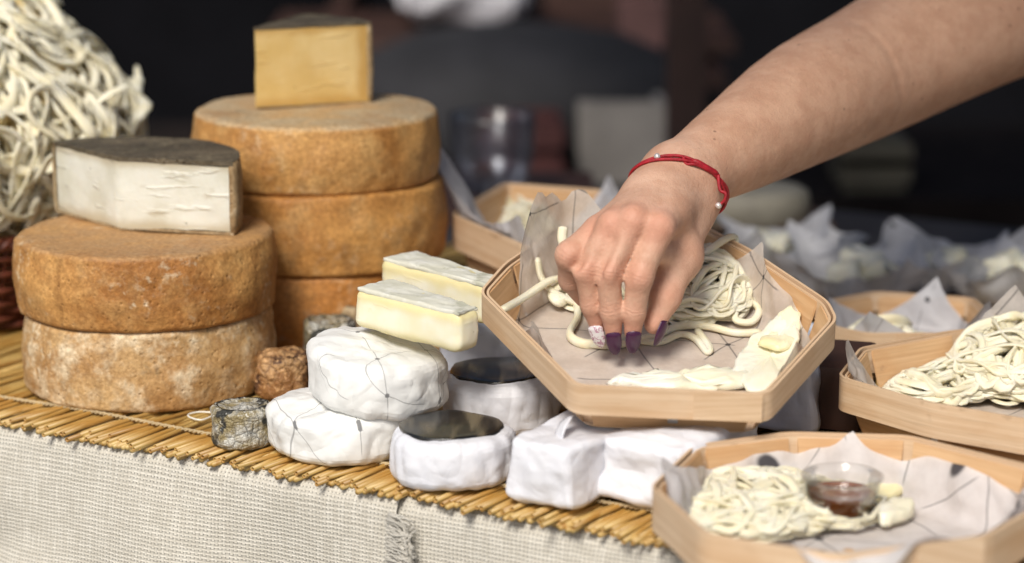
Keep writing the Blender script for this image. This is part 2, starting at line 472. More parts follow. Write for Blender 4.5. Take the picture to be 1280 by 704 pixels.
# straw
g = G('straw'); v = g.co(); oi = g.n("ObjectInfo").outputs["Random"]
a = g.noise(g.map(v, (1, .12, 1)), 260, 4, .6)
col = g.mix(oi, (.42, .265, .075), (.58, .41, .15))
col = g.mix(g.ss(g.math('FRACT', g.math('MULTIPLY', oi, 7.3)), .7, .95, 0, .75), col, (.30, .15, .035))
col = g.mix(g.ss(a, .35, .75), col, (.36, .175, .03))
b = g.noise(g.map(v, (1, .3, 1)), 40, 3, .5)
col = g.mix(g.math('MULTIPLY', g.ss(b, .55, .75), .5), col, (.72, .55, .25))
M['straw'] = g.p(Base_Color=col, Roughness=.42, Normal=g.bump(a, .3, .0006))
# linen: plain weave with dark gaps, threads over and under
g = G('linen'); uv = g.co("UV")
wob = g.noise(uv, 60, 2, .5, out=1)
ws = g.n("SeparateXYZ", {0: wob}); us = g.n("SeparateXYZ", {0: uv})
PT = .0027
fu = g.math('ADD', g.math('MULTIPLY', us.outputs[0], 2 * math.pi / PT), g.math('MULTIPLY', ws.outputs[0], 5.0))
fv = g.math('ADD', g.math('MULTIPLY', us.outputs[1], 2 * math.pi / PT), g.math('MULTIPLY', ws.outputs[1], 5.0))
cu = g.math('ABSOLUTE', g.math('SINE', g.math('MULTIPLY', fu, .5))); cv = g.math('ABSOLUTE', g.math('SINE', g.math('MULTIPLY', fv, .5)))
over = g.math('MULTIPLY', g.math('SINE', g.math('MULTIPLY', fu, .5)), g.math('SINE', g.math('MULTIPLY', fv, .5)))
hgt = g.math('MAXIMUM', g.math('MULTIPLY', cu, g.math('ADD', .75, g.math('MULTIPLY', over, .25))), g.math('MULTIPLY', cv, g.math('SUBTRACT', .75, g.math('MULTIPLY', over, .25))))
gap = g.math('MULTIPLY', g.ss(cu, .62, .25), g.ss(cv, .62, .25))
slub = g.noise(g.map(uv, (40, 500, 1)), 1, 3, .6); slub2 = g.noise(g.map(uv, (500, 40, 1)), 1, 3, .6)
col = g.mix(g.ss(g.math('ADD', slub, slub2), .85, 1.2), (.54, .505, .43), (.66, .625, .545))
col = g.mix(g.math('MULTIPLY', gap, g.ss(slub2, .3, .6, .45, .9)), col, (.14, .135, .12))
M['linen'] = g.p(Base_Color=col, Roughness=.85, Specular_IOR_Level=.2, Normal=g.bump(hgt, .7, .0012))
M['wicker'] = plain('wicker', (.11, .028, .014), .45, .4, 60, .3)
M['table_wood'] = plain('table_wood', (.035, .030, .030), .6, .3, 12)
M['dark_wood'] = plain('dark_wood', (.045, .02, .014), .6, .3, 12)

# ------------------------------------------------------------------ setting
g = G('pavement'); v = g.co()
M['pavement'] = g.p(Base_Color=g.mix(g.noise(v, 3, 6, .6), (.10, .098, .095), (.17, .165, .16)), Roughness=.85, Normal=g.bump(g.noise(v, 60, 5, .7), .4, .004))
ZG = -.86
tag(mk('pavement', [(-400, -400, ZG), (400, -400, ZG), (400, 400, ZG), (-400, 400, ZG)], [(0, 1, 2, 3)], M['pavement'], smooth=False), kind='structure')

# ------------------------------------------------------------------ table, cloths, straw mat
A0, A1 = atz(0, 519, 0), atz(800, 664, 0)
E = A1 - A0; E /= np.linalg.norm(E)                         # along the front edge, towards the right
NB = np.array([-E[1], E[0], 0])                             # away from the edge, to the back
def tb(s, t, z=0.0): return A0 + E * s + NB * t + np.array([0, 0, z])
YAW = math.atan2(E[1], E[0])
rotE = Matrix.Rotation(YAW, 3, 'Z')
LT, DT = 1.9, .95
table = thing('market_table', 'long trestle table hidden under pale linen and a straw mat', 'table', tuple(tb(.55, .45, ZG)))
m = MB(); m.box(tb(.55, .022 + DT / 2, -.024), (LT, DT, .03), rotE); m.build('table_top', M['table_wood'], table)
for s in (-.3, 1.4):
    for t in (.1, .88):
        m = MB(); m.box(tb(s, t, (ZG - .04) / 2), (.05, .05, -ZG - .04), rotE); m.build('leg', M['table_wood'], table)
def cloth(name, label, s0, s1, off, fringe=None):
    th = thing(name, label, 'tablecloth', tuple(tb((s0 + s1) / 2, off, 0)), 'linen cloths over the table edge')
    ns, prof = int((s1 - s0) / .012), []
    for k in range(14): prof.append((.5 - (.5 - .012) * k / 13, -.0062, ))
    V, U = [], []
    nt = 66
    for i in range(ns + 1):
        s = s0 + (s1 - s0) * i / ns
        for k in range(nt + 1):
            if k <= 10: t, z, arc = .5 - (.5 - .010) * k / 10, -.006, .49 * k / 10
            elif k <= 16:
                a = (k - 10) / 6 * math.pi / 2; r = .012
                t, z, arc = .010 - r * math.sin(a), -.006 - r + r * math.cos(a), .49 + r * a
            else:
                q = (k - 16) / (nt - 16) * .55
                t, z, arc = -.002, -.018 - q, .49 + .019 + q
                w = q / (q + .12)
                t -= w * (.016 * math.sin(s * 17 + 1.5 * q) + .010 * math.sin(s * 41 - 4 * q + 2) + .015)
                t -= .004 * math.sin((s * .6 + q) * 70) * math.exp(-((s * .75 + .09 - q) / .05) ** 2) * 2
            t -= off if k > 10 else 0
            p = tb(s, t, z + (off * .4 if k <= 16 else 0))
            V.append(p); U.append((s, arc))
    F = [(i * (nt + 1) + k, (i + 1) * (nt + 1) + k, (i + 1) * (nt + 1) + k + 1, i * (nt + 1) + k + 1) for i in range(ns) for k in range(nt)]
    mk('cloth', V, F, M['linen'], th, uv=U)
    if fringe:
        vs, fs = [], []
        for q in np.sort(rng.uniform(0, .3, 900)):
            st = tb(s1 - .002, -.0065 - off, -.012 - q)
            w = q / (q + .12); st = st - NB * w * (.016 * math.sin(s1 * 17 + 1.5 * q) + .01 * math.sin(s1 * 41 - 4 * q + 2) + .015)
            L = random.uniform(.008, .020)
            pts = [st + E * L * f - NB * random.uniform(-.001, .004) - np.array([0, 0, random.uniform(0, .9) * L * f * f]) for f in (0, .35, .7, 1)]
            a, b, _ = sweep(spline(pts, 7), .00055, sides=4)
            n = len(vs) and sum(len(x) for x in vs)
            vs.append(a); fs += [tuple(i + n for i in f) for f in b]
        tag(mk('fringe', np.concatenate(vs), fs, M['linen_yarn'], th, uv=np.zeros((sum(len(x) for x in vs), 2))), kind='stuff')
    return th
SPL = float(np.dot(atz(506, 640, -.03) - A0, E)) + .022
cloth('linen_cloth', 'wide pale linen cloth with a frayed end, hanging at the left under the cheese wheels', -.5, SPL, .004, True)
cloth('linen_cloth', 'pale linen cloth hanging at the right under the wrapped cheeses', SPL - .02, 1.45, .0)

mat = thing('straw_mat', 'golden straw mat of loose ended reeds lying along the table edge', 'straw mat', tuple(tb(.4, 0, 0)))
variants = []
for k in range(7):
    r = .00135 + .0005 * random.random(); L = .62
    pts = spline([(0, 0, 0), (random.uniform(-.002, .002), .2, 0), (random.uniform(-.003, .003), .42, 0), (random.uniform(-.002, .002), L, 0)], 14)
    a, b, u = sweep(pts, r, r * .9, 9)
    b = b[:-2]                                             # hollow ends: an inner wall
    n = len(a); ri = r * .6
    ring = [(pts[0][0] + ri * math.cos(q), 0.0002, ri * math.sin(q)) for q in np.linspace(0, 2 * math.pi, 9, endpoint=False)]
    deep = [(pts[0][0] + ri * .9 * math.cos(q), .009, ri * .9 * math.sin(q)) for q in np.linspace(0, 2 * math.pi, 9, endpoint=False)]
    a0 = a[:9]; order = [int(np.argmin([np.linalg.norm(np.array(x) - y) for x in ring])) for y in a0]
    V = list(map(tuple, a)) + ring + deep
    for j in range(9):
        j2 = (j + 1) % 9
        b.append((j2, j, n + order[j], n + order[j2])); b.append((n + order[j2], n + order[j], n + 9 + order[j], n + 9 + order[j2]))
    b.append(tuple(n + 9 + q for q in order))
    o = mk('straw', V, b, M['straw'], uv=None); variants.append(o.data); bpy.data.objects.remove(o)
nst = 295
for i in range(nst):
    s = -.165 + .93 * i / nst + random.uniform(-.0012, .0012)
    o = bpy.data.objects.new('straw', variants[random.randrange(7)])
    C.objects.link(o); o.parent = mat
    top = i % 5 == 2 or random.random() < .12
    z = (-.0006 if top else -.0030) + random.uniform(-.0006, .0004)
    p = tb(s, random.choice((random.uniform(-.014, .004), random.uniform(-.008, .0), random.uniform(-.004, .006))) - (.004 if top else 0), z) - np.array(mat.location)
    o.location = p
    o.rotation_euler = (R(random.uniform(-.10, .10)), random.uniform(0, .4), YAW + R(random.gauss(-4, 2.6) + (random.uniform(-6, 4) if top else 0)))
    o.rotation_euler.x = R(random.uniform(-.1, .15))
uv_, uf_ = [], []
for i in range(290):                                       # the lower layer that shows between the reeds
    s = -.17 + .96 * i / 290 + random.uniform(-.001, .001); an = R(random.gauss(-3, 2)); t0 = random.uniform(-.009, .005)
    rot_ = np.array([NB[0] * math.cos(an) - NB[1] * math.sin(an), NB[0] * math.sin(an) + NB[1] * math.cos(an), 0])
    p0 = tb(s, t0, -.0046); a, b, _ = sweep([p0, p0 + rot_ * .3, p0 + rot_ * .6], .0017, sides=6)
    n_ = len(uv_); uv_ += [tuple(q) for q in a]; uf_ += [tuple(j + n_ for j in f) for f in b]
tag(mk('lower_reeds', uv_, uf_, M['straw'], mat), kind='stuff')
for t in (.034, .30):
    for ph in (0, math.pi):
        ss = np.arange(-.2, .9, .0022)
        pts = [tb(s, t + .0011 * math.sin(s * 900 + ph) + .0015 * math.sin(s * 31), .0006 + .0008 * math.cos(s * 900 + ph)) for s in ss]
        a, b, u = sweep(pts, .0008, sides=5)
        mk('binding_string', a, b, M['cream_yarn'], mat, uv=u)

# ------------------------------------------------------------------ cheese wheels
def wheel(label, c, r, h, m, seed, rnd=.0046, bulge=.0022, tilt=(0, 0)):
    n, prof = 120, []
    for k in range(6): prof.append((r * (k + .35) / 6.2 * .97, 0.0))
    for k in range(7):
        a = k / 6 * math.pi / 2; prof.append((r - rnd + rnd * math.sin(a), rnd - rnd * math.cos(a)))
    for k in range(1, 12): prof.append((r + bulge * math.sin(math.pi * k / 12), rnd + (h - 2 * rnd) * k / 12))
    for k in range(7):
        a = k / 6 * math.pi / 2; prof.append((r - rnd + rnd * math.cos(a), h - rnd + rnd * math.sin(a)))
    for k in range(6): prof.append((r * (5.35 - k) / 6.2 * .97, h))
    vs, fs = lathe(prof, n)
    out = []
    for x, y, z in vs:
        p = Vector((x, y, z)); d = Vector((x, y, 0)); d = d.normalized() if d.length > 1e-6 else Vector((0, 0, 0))
        e = .0020 * nz(p, 14, seed) + .0014 * nz(p, 45, seed + 3) + .0010 * nz(p, 120, seed + 5)
        wgt = min(1, math.hypot(x, y) / r) ** 3
        q = p + d * e * (1.2 * wgt)
        top = z / h
        q.z += (.0016 * nz(p, 18, seed + 9) + .0005 * nz(p, 80, seed + 2)) * (top if top > .5 else 0)
        q.z += x * tilt[0] + y * tilt[1]
        out.append(q)
    o = mk('whole_cheese', out, fs, m)
    o.location = c
    return tag(o, label, 'cheese wheel', 'whole cheese wheels in two stacks')
cF = np.array([atz(190, 520, 0)[0] * 1.055, atz(190, 520, 0)[1] + .088, 0])
wheel('pale speckled cheese wheel standing on the straw mat, lower one of the front stack', (cF[0] + .0005, cF[1], .0005) , .0862, .055, M['rind_front_low'], 1, tilt=(0, 0))
wheel('orange brown cheese wheel under the white half cheese, upper one of the front stack', (cF[0] - .001, cF[1], .0557) , .0882, .0525, M['rind_front_top'], 2)
cB = np.array([atz(402, 452, 0)[0] * 1.055, atz(402, 452, 0)[1] + .090, 0])
wheel('smooth orange cheese wheel lowest in the rear stack, behind the small cheeses', (cB[0] - .002, cB[1], .0005) , .0892, .0605, M['rind_back_low'], 3)
wheel('plain tan orange cheese wheel in the middle of the rear stack', (cB[0] + .003, cB[1], .0613) , .0917, .0590, M['rind_back_mid'], 4)
wheel('golden cheese wheel with a mouldy right side, topmost of the rear stack', (cB[0], cB[1], .1205) , .0902, .0505, M['rind_back_top'], 5)

# ------------------------------------------------------------------ cut wedges
def wedge(name, label, tip, r, h, a0, a1, paste, rind, seed, rt=.003, rr=.003):
    """sector of a wheel with its point at tip; a0..a1 the directions of its two cut faces"""
    th = thing(name, label, 'cheese wedge', tip)
    na, nr, nh = 26, 12, 8
    def solid(r_, z0, z1, amp, sd, nm, m, inset=0.0):
        # a grid over (angle, radius) on top and bottom plus cut faces and arc, joined as one closed solid
        V, F, idx = [], [], {}
        def vert(key, p):
            if key not in idx:
                idx[key] = len(V); P = Vector(p)
                d = Vector((nz(p, 30, sd), nz(p, 30, sd + 4), nz(p, 30, sd + 8))) * amp + Vector((nz(p, 110, sd), nz(p, 110, sd + 2), nz(p, 110, sd + 6))) * amp * .5
                V.append(P + d)
            return idx[key]
        am = (a0 + a1) / 2; off = Vector((math.cos(am), math.sin(am), 0)) * inset
        def pos(i, j, k):
            a = a0 + (a1 - a0) * i / na; q = r_ * j / nr
            return (q * math.cos(a) + off.x, q * math.sin(a) + off.y, z0 + (z1 - z0) * k / nh)
        def P(i, j, k): return vert((i if j else 0, j, k), pos(i, j, k))
        def quad(*q):
            q = list(dict.fromkeys(q))
            if len(q) > 2: F.append(tuple(q))
        for i in range(na):
            for j in range(nr):
                quad(P(i, j, nh), P(i, j + 1, nh), P(i + 1, j + 1, nh), P(i + 1, j, nh))
                quad(P(i, j, 0), P(i + 1, j, 0), P(i + 1, j + 1, 0), P(i, j + 1, 0))
            for k in range(nh):
                quad(P(i, nr, k), P(i + 1, nr, k), P(i + 1, nr, k + 1), P(i, nr, k + 1))
        for j in range(nr):
            for k in range(nh):
                quad(P(0, j, k), P(0, j + 1, k), P(0, j + 1, k + 1), P(0, j, k + 1))
                quad(P(na, j, k), P(na, j, k + 1), P(na, j + 1, k + 1), P(na, j + 1, k))
        o = mk(nm, V, F, m, th, local=True); flat_sharp(o, 50)
        return o
    solid(r - rr, rt * .5, h - rt, .0011, seed, 'paste', paste, .0004)
    solid(r, h - rt, h, .0009, seed + 1, 'top_rind', rind)
    solid(r - .001, 0.0, rt * .55, .0004, seed + 2, 'bottom_rind', M['rind_tan'])
    # the outer rind: a curved strip
    V, F = [], []
    for i in range(na + 1):
        a = a0 + (a1 - a0) * i / na
        for k in range(nh + 1):
            z = .0008 + (h - .0016) * k / nh
            for q in (r - rr - .0005, r + .0012 * math.sin(math.pi * k / nh)):
                e = .0008 * nz((q * math.cos(a), q * math.sin(a), z), 70, seed + 11)
                V.append(((q + e) * math.cos(a), (q + e) * math.sin(a), z))
    W = 2 * (nh + 1)
    for i in range(na):
        for k in range(nh):
            b = i * W + 2 * k
            F.append((b + 1, b + W + 1, b + W + 3, b + 3)); F.append((b, b + 2, b + W + 2, b + W))
        b = i * W + 2 * nh; F.append((b, b + 1, b + W + 1, b + W)); b = i * W; F.append((b, b + W, b + W + 1, b + 1))
    for i in (0, na):
        for k in range(nh):
            b = i * W + 2 * k; F.append((b, b + 1, b + 3, b + 2))
    mk('side_rind', V, F, M['rind_tan'], th, local=True)
    return th
tz = .1088
tp = atz(150, 287, tz)
q1 = atz(294, 294, tz) - tp; q2 = atz(77, 267, tz) - tp
wedge('cut_cheese', 'white cut cheese with a dark grey top rind, lying on the front stack', tuple(tp), float(np.linalg.norm(q1)) * 1.0, .0510,
      math.atan2(q1[1], q1[0]), math.atan2(q2[1], q2[0]), M['paste_white'], M['rind_grey'], 3)
tz = .1715
tp = atz(320, 136, tz)
q1 = atz(465, 128, tz) - tp
wedge('cut_cheese', 'yellow cheese wedge with tiny holes, standing on the rear stack', tuple(tp), float(np.linalg.norm(q1)), .0605,
      math.atan2(q1[1], q1[0]), math.atan2(q1[1], q1[0]) + R(52), M['paste_yellow'], M['rind_grey'], 5, rt=.002)

# ------------------------------------------------------------------ small ripened cheeses
def small_cheese(label, px, py, z, r, h, m, seed, rough=.0022, tilt=0.0, dish=-.0012, fold=0.0):
    p = atz(px, py, z); c = p + np.array([p[0] * r / p[1], r, 0])
    n, prof = 96, []
    rn = min(.005, h * .3)
    for k in range(4): prof.append((r * (k + .4) / 5.2, 0))
    for k in range(5): a = k / 4 * math.pi / 2; prof.append((r - rn + rn * math.sin(a), rn - rn * math.cos(a)))
    for k in range(1, 7): prof.append((r, rn + (h - 2 * rn) * k / 7))
    for k in range(5): a = k / 4 * math.pi / 2; prof.append((r - rn + rn * math.cos(a), h - rn + rn * math.sin(a)))
    for k in range(6): prof.append((r * (4.6 - k * .85) / 5.2 * .95, h + dish * min(1, k / 2)))
    vs, fs = lathe(prof, n); out = []
    fo = folds(vs, seed, 70, 6)
    for v, f1 in zip(vs, fo):
        P = Vector(v); d = (P - Vector((0, 0, h / 2))).normalized()
        e = fold * f1 + rough * (nz(P, 55, seed) + .6 * nz(P, 140, seed + 2) + .35 * nz(P, 330, seed + 4))
        q = P + d * e; q.z = max(q.z, 0); q.z += q.x * tilt
        out.append(q)
    o = mk('small_cheese', out, fs, m); o.location = c
    return tag(o, label, 'small cheese', 'small ripened cheeses')
small_cheese('small round ash grey goat cheese at the edge of the straw mat', 304, 566, .0005, .0205, .0265, M['crust_ash'], 1)
small_cheese('small wrinkled brown cheese between the wheel stack and white parcels', 355, 503, .0005, .0195, .0305, M['crust_brown'], 2, .0026, dish=.001, fold=.0022)
small_cheese('small dark grey cheese peeping out behind the wrinkled brown one', 414, 470, .0005, .019, .037, M['crust_ash'], 3)
small_cheese('small pale tan cheese mostly hidden behind the cream cheese bars', 446, 452, .0005, .016, .040, M['rind_tan'], 4)

# ------------------------------------------------------------------ paper wrapped cheeses
def parcel_disc(name, label, c, r, h, m, seed, net=True, hole=False, amp=.0024, tilt=(0, 0), squash=(1, 1), rot=0.0, group='paper wrapped cheeses'):
    n, prof = 176, []
    rn = h * .27
    for k in range(5): prof.append((r * (k + .4) / 5.6 * .92, 0))
    for k in range(7): a = k / 6 * math.pi / 2; prof.append((r - rn + rn * math.sin(a), rn - rn * math.cos(a)))
    for k in range(1, 12): prof.append((r, rn + (h - 2 * rn) * k / 12))
    for k in range(7): a = k / 6 * math.pi / 2; prof.append((r - rn + rn * math.cos(a), h - rn + rn * math.sin(a)))
    if hole:
        prof += [(r * f, h + .0004) for f in (.70, .6, .5, .4, .3, .2)]
    else:
        q0 = (r - rn) / r
        for k in range(1, 24): prof.append((r * q0 * (24 - k) / 24, h + .10 * h * (1 - ((24 - k) / 24) ** 2)))
    vs, fs = lathe(prof, n); out = []
    rm = Matrix.Rotation(rot, 3, 'Z')
    fo, fo2 = folds(vs, seed, 30, 6), folds(vs, seed + 9, 85, 4)
    for v, f1, f2 in zip(vs, fo, fo2):
        P = Vector(v); d = P - Vector((0, 0, h / 2)); d.z *= 2.2; d.normalize()
        e = amp * (1.3 * f1 + .36 * f2) + .0015 * nz(P, 18, seed)
        if hole and v[2] > h * .97 and math.hypot(P.x, P.y) < r * .75: e *= .1
        side = max(0.0, 1 - abs(d.z))
        a = math.atan2(P.y, P.x)
        e += side * .0011 * abs(math.sin(a * 8 + 4 * nz(P, 25, seed)))            # gathers
        q = P + d * e
        q.x *= squash[0]; q.y *= squash[1]
        q = rm @ q
        q.z = max(q.z, 0); q.z += q.x * tilt[0] + q.y * tilt[1]
        out.append(q)
    if not hole:
        o = mk(name, out, fs, m); o.location = c; flat_sharp(o, 13)
        return tag(o, label, 'wrapped cheese', group)
    th = thing(name, label, 'wrapped cheese', c, group)
    flat_sharp(mk('paper_wrap', out, fs, m, th, local=True), 13)
    V, F = lathe([(r * .80, h - .0030), (r * .815, h + .0004), (r * .80, h + .0012)] + [(r * .78 * k / 6, h + .0014 + .0012 * (1 - k / 6)) for k in range(6, 0, -1)], 72, True)
    def shape(x, y, z):
        a = math.atan2(y, x); k = 1 + .07 * noise.noise(Vector((math.cos(a) * 1.6, math.sin(a) * 1.6, seed * 3))) + .02 * noise.noise(Vector((math.cos(a) * 6, math.sin(a) * 6, seed)))
        return (x * k - .05 * r, y * k + .07 * r, z + .0008 * nz((x, y, z), 45, seed))
    V = [shape(*p) for p in V]
    V = [((rm @ Vector((x * squash[0], y * squash[1], z)))) for x, y, z in V]
    V = [(x, y, z + x * tilt[0] + y * tilt[1]) for x, y, z in V]
    mk('label_disc', V, F, M['black_foil'], th, local=True)
    return th
p = atz(424, 588, .0); parcel_disc('wrapped_cheese', 'white net printed paper parcel lying on the mat beside the ash grey cheese', (p[0] * 1.03 + .003, p[1] + .047, .0005), .0475, .031, M['net_wrap_low'], 1, amp=.0026, rot=.4, tilt=(.0, .0))
p = atz(472, 522, .033); parcel_disc('wrapped_cheese', 'white net printed paper parcel resting on another, under the cream cheese bars', (p[0] * 1.03, p[1] + .044, .0325), .0435, .034, M['net_wrap'], 2, amp=.0026, rot=1.2, tilt=(-.10, .06))
p = atz(567, 621, .0); parcel_disc('wrapped_cheese', 'white wrapped round cheese with black oval label, nearest the mat edge', (p[0] * 1.03, p[1] + .0385, .0005), .0385, .031, M['white_wrap'], 3, hole=True, amp=.0020)
p = atz(626, 546, .005); parcel_disc('wrapped_cheese', 'white wrapped round cheese with black label, partly under the near hexagonal tray', (p[0] * 1.03, p[1] + .040, .0005), .0385, .037, M['white_wrap'], 4, hole=True, amp=.0020)

def parcel_brick(label, c, d, rot, m, seed, amp=.0026, r=.004, tilt=None, name='wrapped_cheese', cat='wrapped cheese', group='paper wrapped cheeses', n=34):
    vs, fs, ns = rbox(d, r, n)
    out = []
    fo, fo2 = folds(vs, seed, 26, 6), folds(vs, seed + 9, 80, 4)
    for v, nn, f1, f2 in zip(vs, ns, fo, fo2):
        e = amp * (1.25 * f1 + .34 * f2 + .9 * nz(v, 22, seed))
        end = max(0, abs(v.y) / (d[1] / 2) - .75) * 4
        q = v + nn * e
        q.x *= 1 - .16 * end * abs(q.z / d[2] + .5); q.z *= 1 - .08 * end
        out.append(q + Vector((0, 0, d[2] / 2)))
    mn = min(q.z for q in out)
    o = mk(name, [(q.x, q.y, q.z - mn) for q in out], fs, m); flat_sharp(o, 13)
    o.location = c; o.rotation_euler = tilt or (0, 0, rot)
    if tilt: o.rotation_euler.z = rot
    return tag(o, label, cat, group)
def flap(parent_obj, pts, m, thick=.0006):
    """a folded paper end: a bent sheet with thickness, built as a grid between two edges (world points)"""
    a, b = spline(pts[0], 8), spline(pts[1], 8)
    V, F = [], []
    for i in range(8):
        for k in range(6):
            f = k / 5; p = a[i] * (1 - f) + b[i] * f
            V.append(p + np.array([0, 0, .002 * math.sin(f * 3.1) * math.sin(i)]))
    F = [(i * 6 + k, (i + 1) * 6 + k, (i + 1) * 6 + k + 1, i * 6 + k + 1) for i in range(7) for k in range(5)]
    o = mk('paper_flap', V, F, m, parent_obj)
    s = o.modifiers.new('thickness', 'SOLIDIFY'); s.thickness = thick
    return o
br = -math.pi / 2 + math.atan2(NB[1], NB[0])
p = atz(684, 640, 0); c = p + NB * .052 + np.array([0, 0, .0005])
b1 = parcel_brick('white paper wrapped cheese brick beside the black labelled round one, a fold at its foot', tuple(c), (.048, .105, .039), br - .12, M['white_wrap'], 11, amp=.0022)
flap(b1, ([atz(690, 636, .003), atz(712, 640, .001), atz(733, 632, .001)], [atz(690, 612, .010), atz(715, 610, .010), atz(728, 602, .008)]), M['white_wrap'])
p = atz(800, 641, 0); c = p + NB * .055 - E * .001 + np.array([0, 0, .0005])
b2 = parcel_brick('soft white paper parcel between the wrapped brick and the corner of the nearest tray', tuple(c), (.063, .112, .041), br + .02, M['white_wrap'], 12, amp=.0034, r=.006)
flap(b2, ([atz(738, 548, .046), atz(737, 575, .035), atz(740, 600, .02)], [atz(752, 530, .052), atz(762, 560, .045), atz(752, 585, .03)]), M['white_wrap'])
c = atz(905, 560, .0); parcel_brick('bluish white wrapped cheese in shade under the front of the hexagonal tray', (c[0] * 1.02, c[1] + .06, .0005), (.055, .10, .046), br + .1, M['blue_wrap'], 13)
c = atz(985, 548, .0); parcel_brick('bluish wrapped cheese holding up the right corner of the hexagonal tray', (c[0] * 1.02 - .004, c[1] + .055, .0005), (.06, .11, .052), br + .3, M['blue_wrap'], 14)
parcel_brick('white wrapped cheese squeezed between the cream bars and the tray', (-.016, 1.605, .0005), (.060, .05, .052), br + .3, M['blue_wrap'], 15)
c = atz(850, 470, .0); parcel_brick('wrapped cheese standing hidden under the back of the hexagonal tray', (c[0], c[1], .0005), (.11, .07, .066), .1, M['white_wrap'], 16)

# ------------------------------------------------------------------ cream cheese bars with a mouldy top
def bar(label, L, Rr, zb, depth, h, seed, tiltx=0.0, lift=0.0):
    """L, Rr: photograph points of the front bottom corners"""
    a, b = atz(*L, zb), atz(*Rr, zb + lift)
    x = b - a; ln = float(np.linalg.norm(x)); ang = math.atan2(x[1], x[0])
    mid = (a + b) / 2; back = np.array([-math.sin(ang), math.cos(ang), 0])
    c = mid + back * depth / 2
    th = thing('cheese_bar', label, 'cheese bar', tuple(c), 'cream cheese bars')
    th.rotation_euler = (0, -math.atan2(lift, ln), ang)
    vs, fs, ns = rbox((ln, depth, h), .0062, 20)
    tap = lambda v: Vector((v.x, -depth / 2 + (v.y + depth / 2) * (1 - .38 * max(0, v.x / ln + .5)), v.z))
    out = [tap(v) + nn * (.0012 * nz(v, 40, seed) + .0005 * nz(v, 140, seed)) + Vector((0, 0, h / 2)) for v, nn in zip(vs, ns)]
    mk('paste', out, fs, M['paste_cream'], th, local=True)
    vs, fs, ns = rbox((ln - .0030, depth - .0030, .0034), .0016, 26)
    out = [tap(v) + nn * (.0012 * nz(v, 50, seed + 4) + .0007 * nz(v, 160, seed)) + Vector((0, 0, h - .0009)) for v, nn in zip(vs, ns)]
    mk('top_rind', out, fs, M['mould_skin'], th, local=True)
    return th
bar('pale mouldy topped cream cheese bar, the nearer one, on a net printed parcel', (440, 409), (573, 444), .076, .034, .026, 21, lift=-.004)
bar('pale mouldy topped cream cheese bar lying behind the nearer one', (474, 372), (606, 408), .076, .034, .027, 22, lift=-.002)

# little loop of string on the mat
pts = [atz(x, y, .003) for x, y in ((268, 519), (252, 525), (238, 522), (236, 518), (250, 515), (268, 516))]
a, b, u = sweep(spline(pts, 30), .0006, sides=6)
tag(mk('string_loop', a, b, plain('white_string', (.8, .78, .7), .8), uv=u), 'small loop of white string lying on the mat by the ash grey cheese', 'string')
# ------------------------------------------------------------------ trays of bent veneer
def poly_r(poly, th):
    """distance from the origin to the polygon's edge in direction th"""
    d = np.array([math.cos(th), math.sin(th)]); best = None
    for i in range(len(poly)):
        a, b = np.array(poly[i]), np.array(poly[(i + 1) % len(poly)]); e = b - a
        den = d[0] * e[1] - d[1] * e[0]
        if abs(den) < 1e-9: continue
        t = (a[0] * e[1] - a[1] * e[0]) / den; u = (a[0] * d[1] - a[1] * d[0]) / den
        if t > 0 and -1e-6 <= u <= 1 + 1e-6: best = t if best is None else min(best, t)
    return best
def round_poly(poly, r=.007, n=4):
    out = []
    for i in range(len(poly)):
        p, a, b = (np.array(poly[j % len(poly)]) for j in (i, i - 1, i + 1))
        da, db = (a - p), (b - p); la, lb = np.linalg.norm(da), np.linalg.norm(db)
        q = min(r, la * .3, lb * .3); s, e = p + da / la * q, p + db / lb * q
        for k in range(n + 1):
            t = k / n; out.append(tuple((1 - t) ** 2 * s + 2 * t * (1 - t) * p + t * t * e))
    return out
def offset(poly, d):
    c = np.mean(np.array(poly), 0); out = []
    n = len(poly)
    for i in range(n):
        p, a, b = (np.array(poly[j % n]) for j in (i, i - 1, i + 1))
        na = np.array([(p - a)[1], -(p - a)[0]]); nb = np.array([(b - p)[1], -(b - p)[0]])
        na /= np.linalg.norm(na) + 1e-12; nb /= np.linalg.norm(nb) + 1e-12
        m = na + nb; m /= np.linalg.norm(m); k = 1 / max(.5, np.dot(m, na))
        if np.dot(m, p - c) < 0: m = -m
        out.append(tuple(p + m * d * k))
    return out
TRAYS = {}
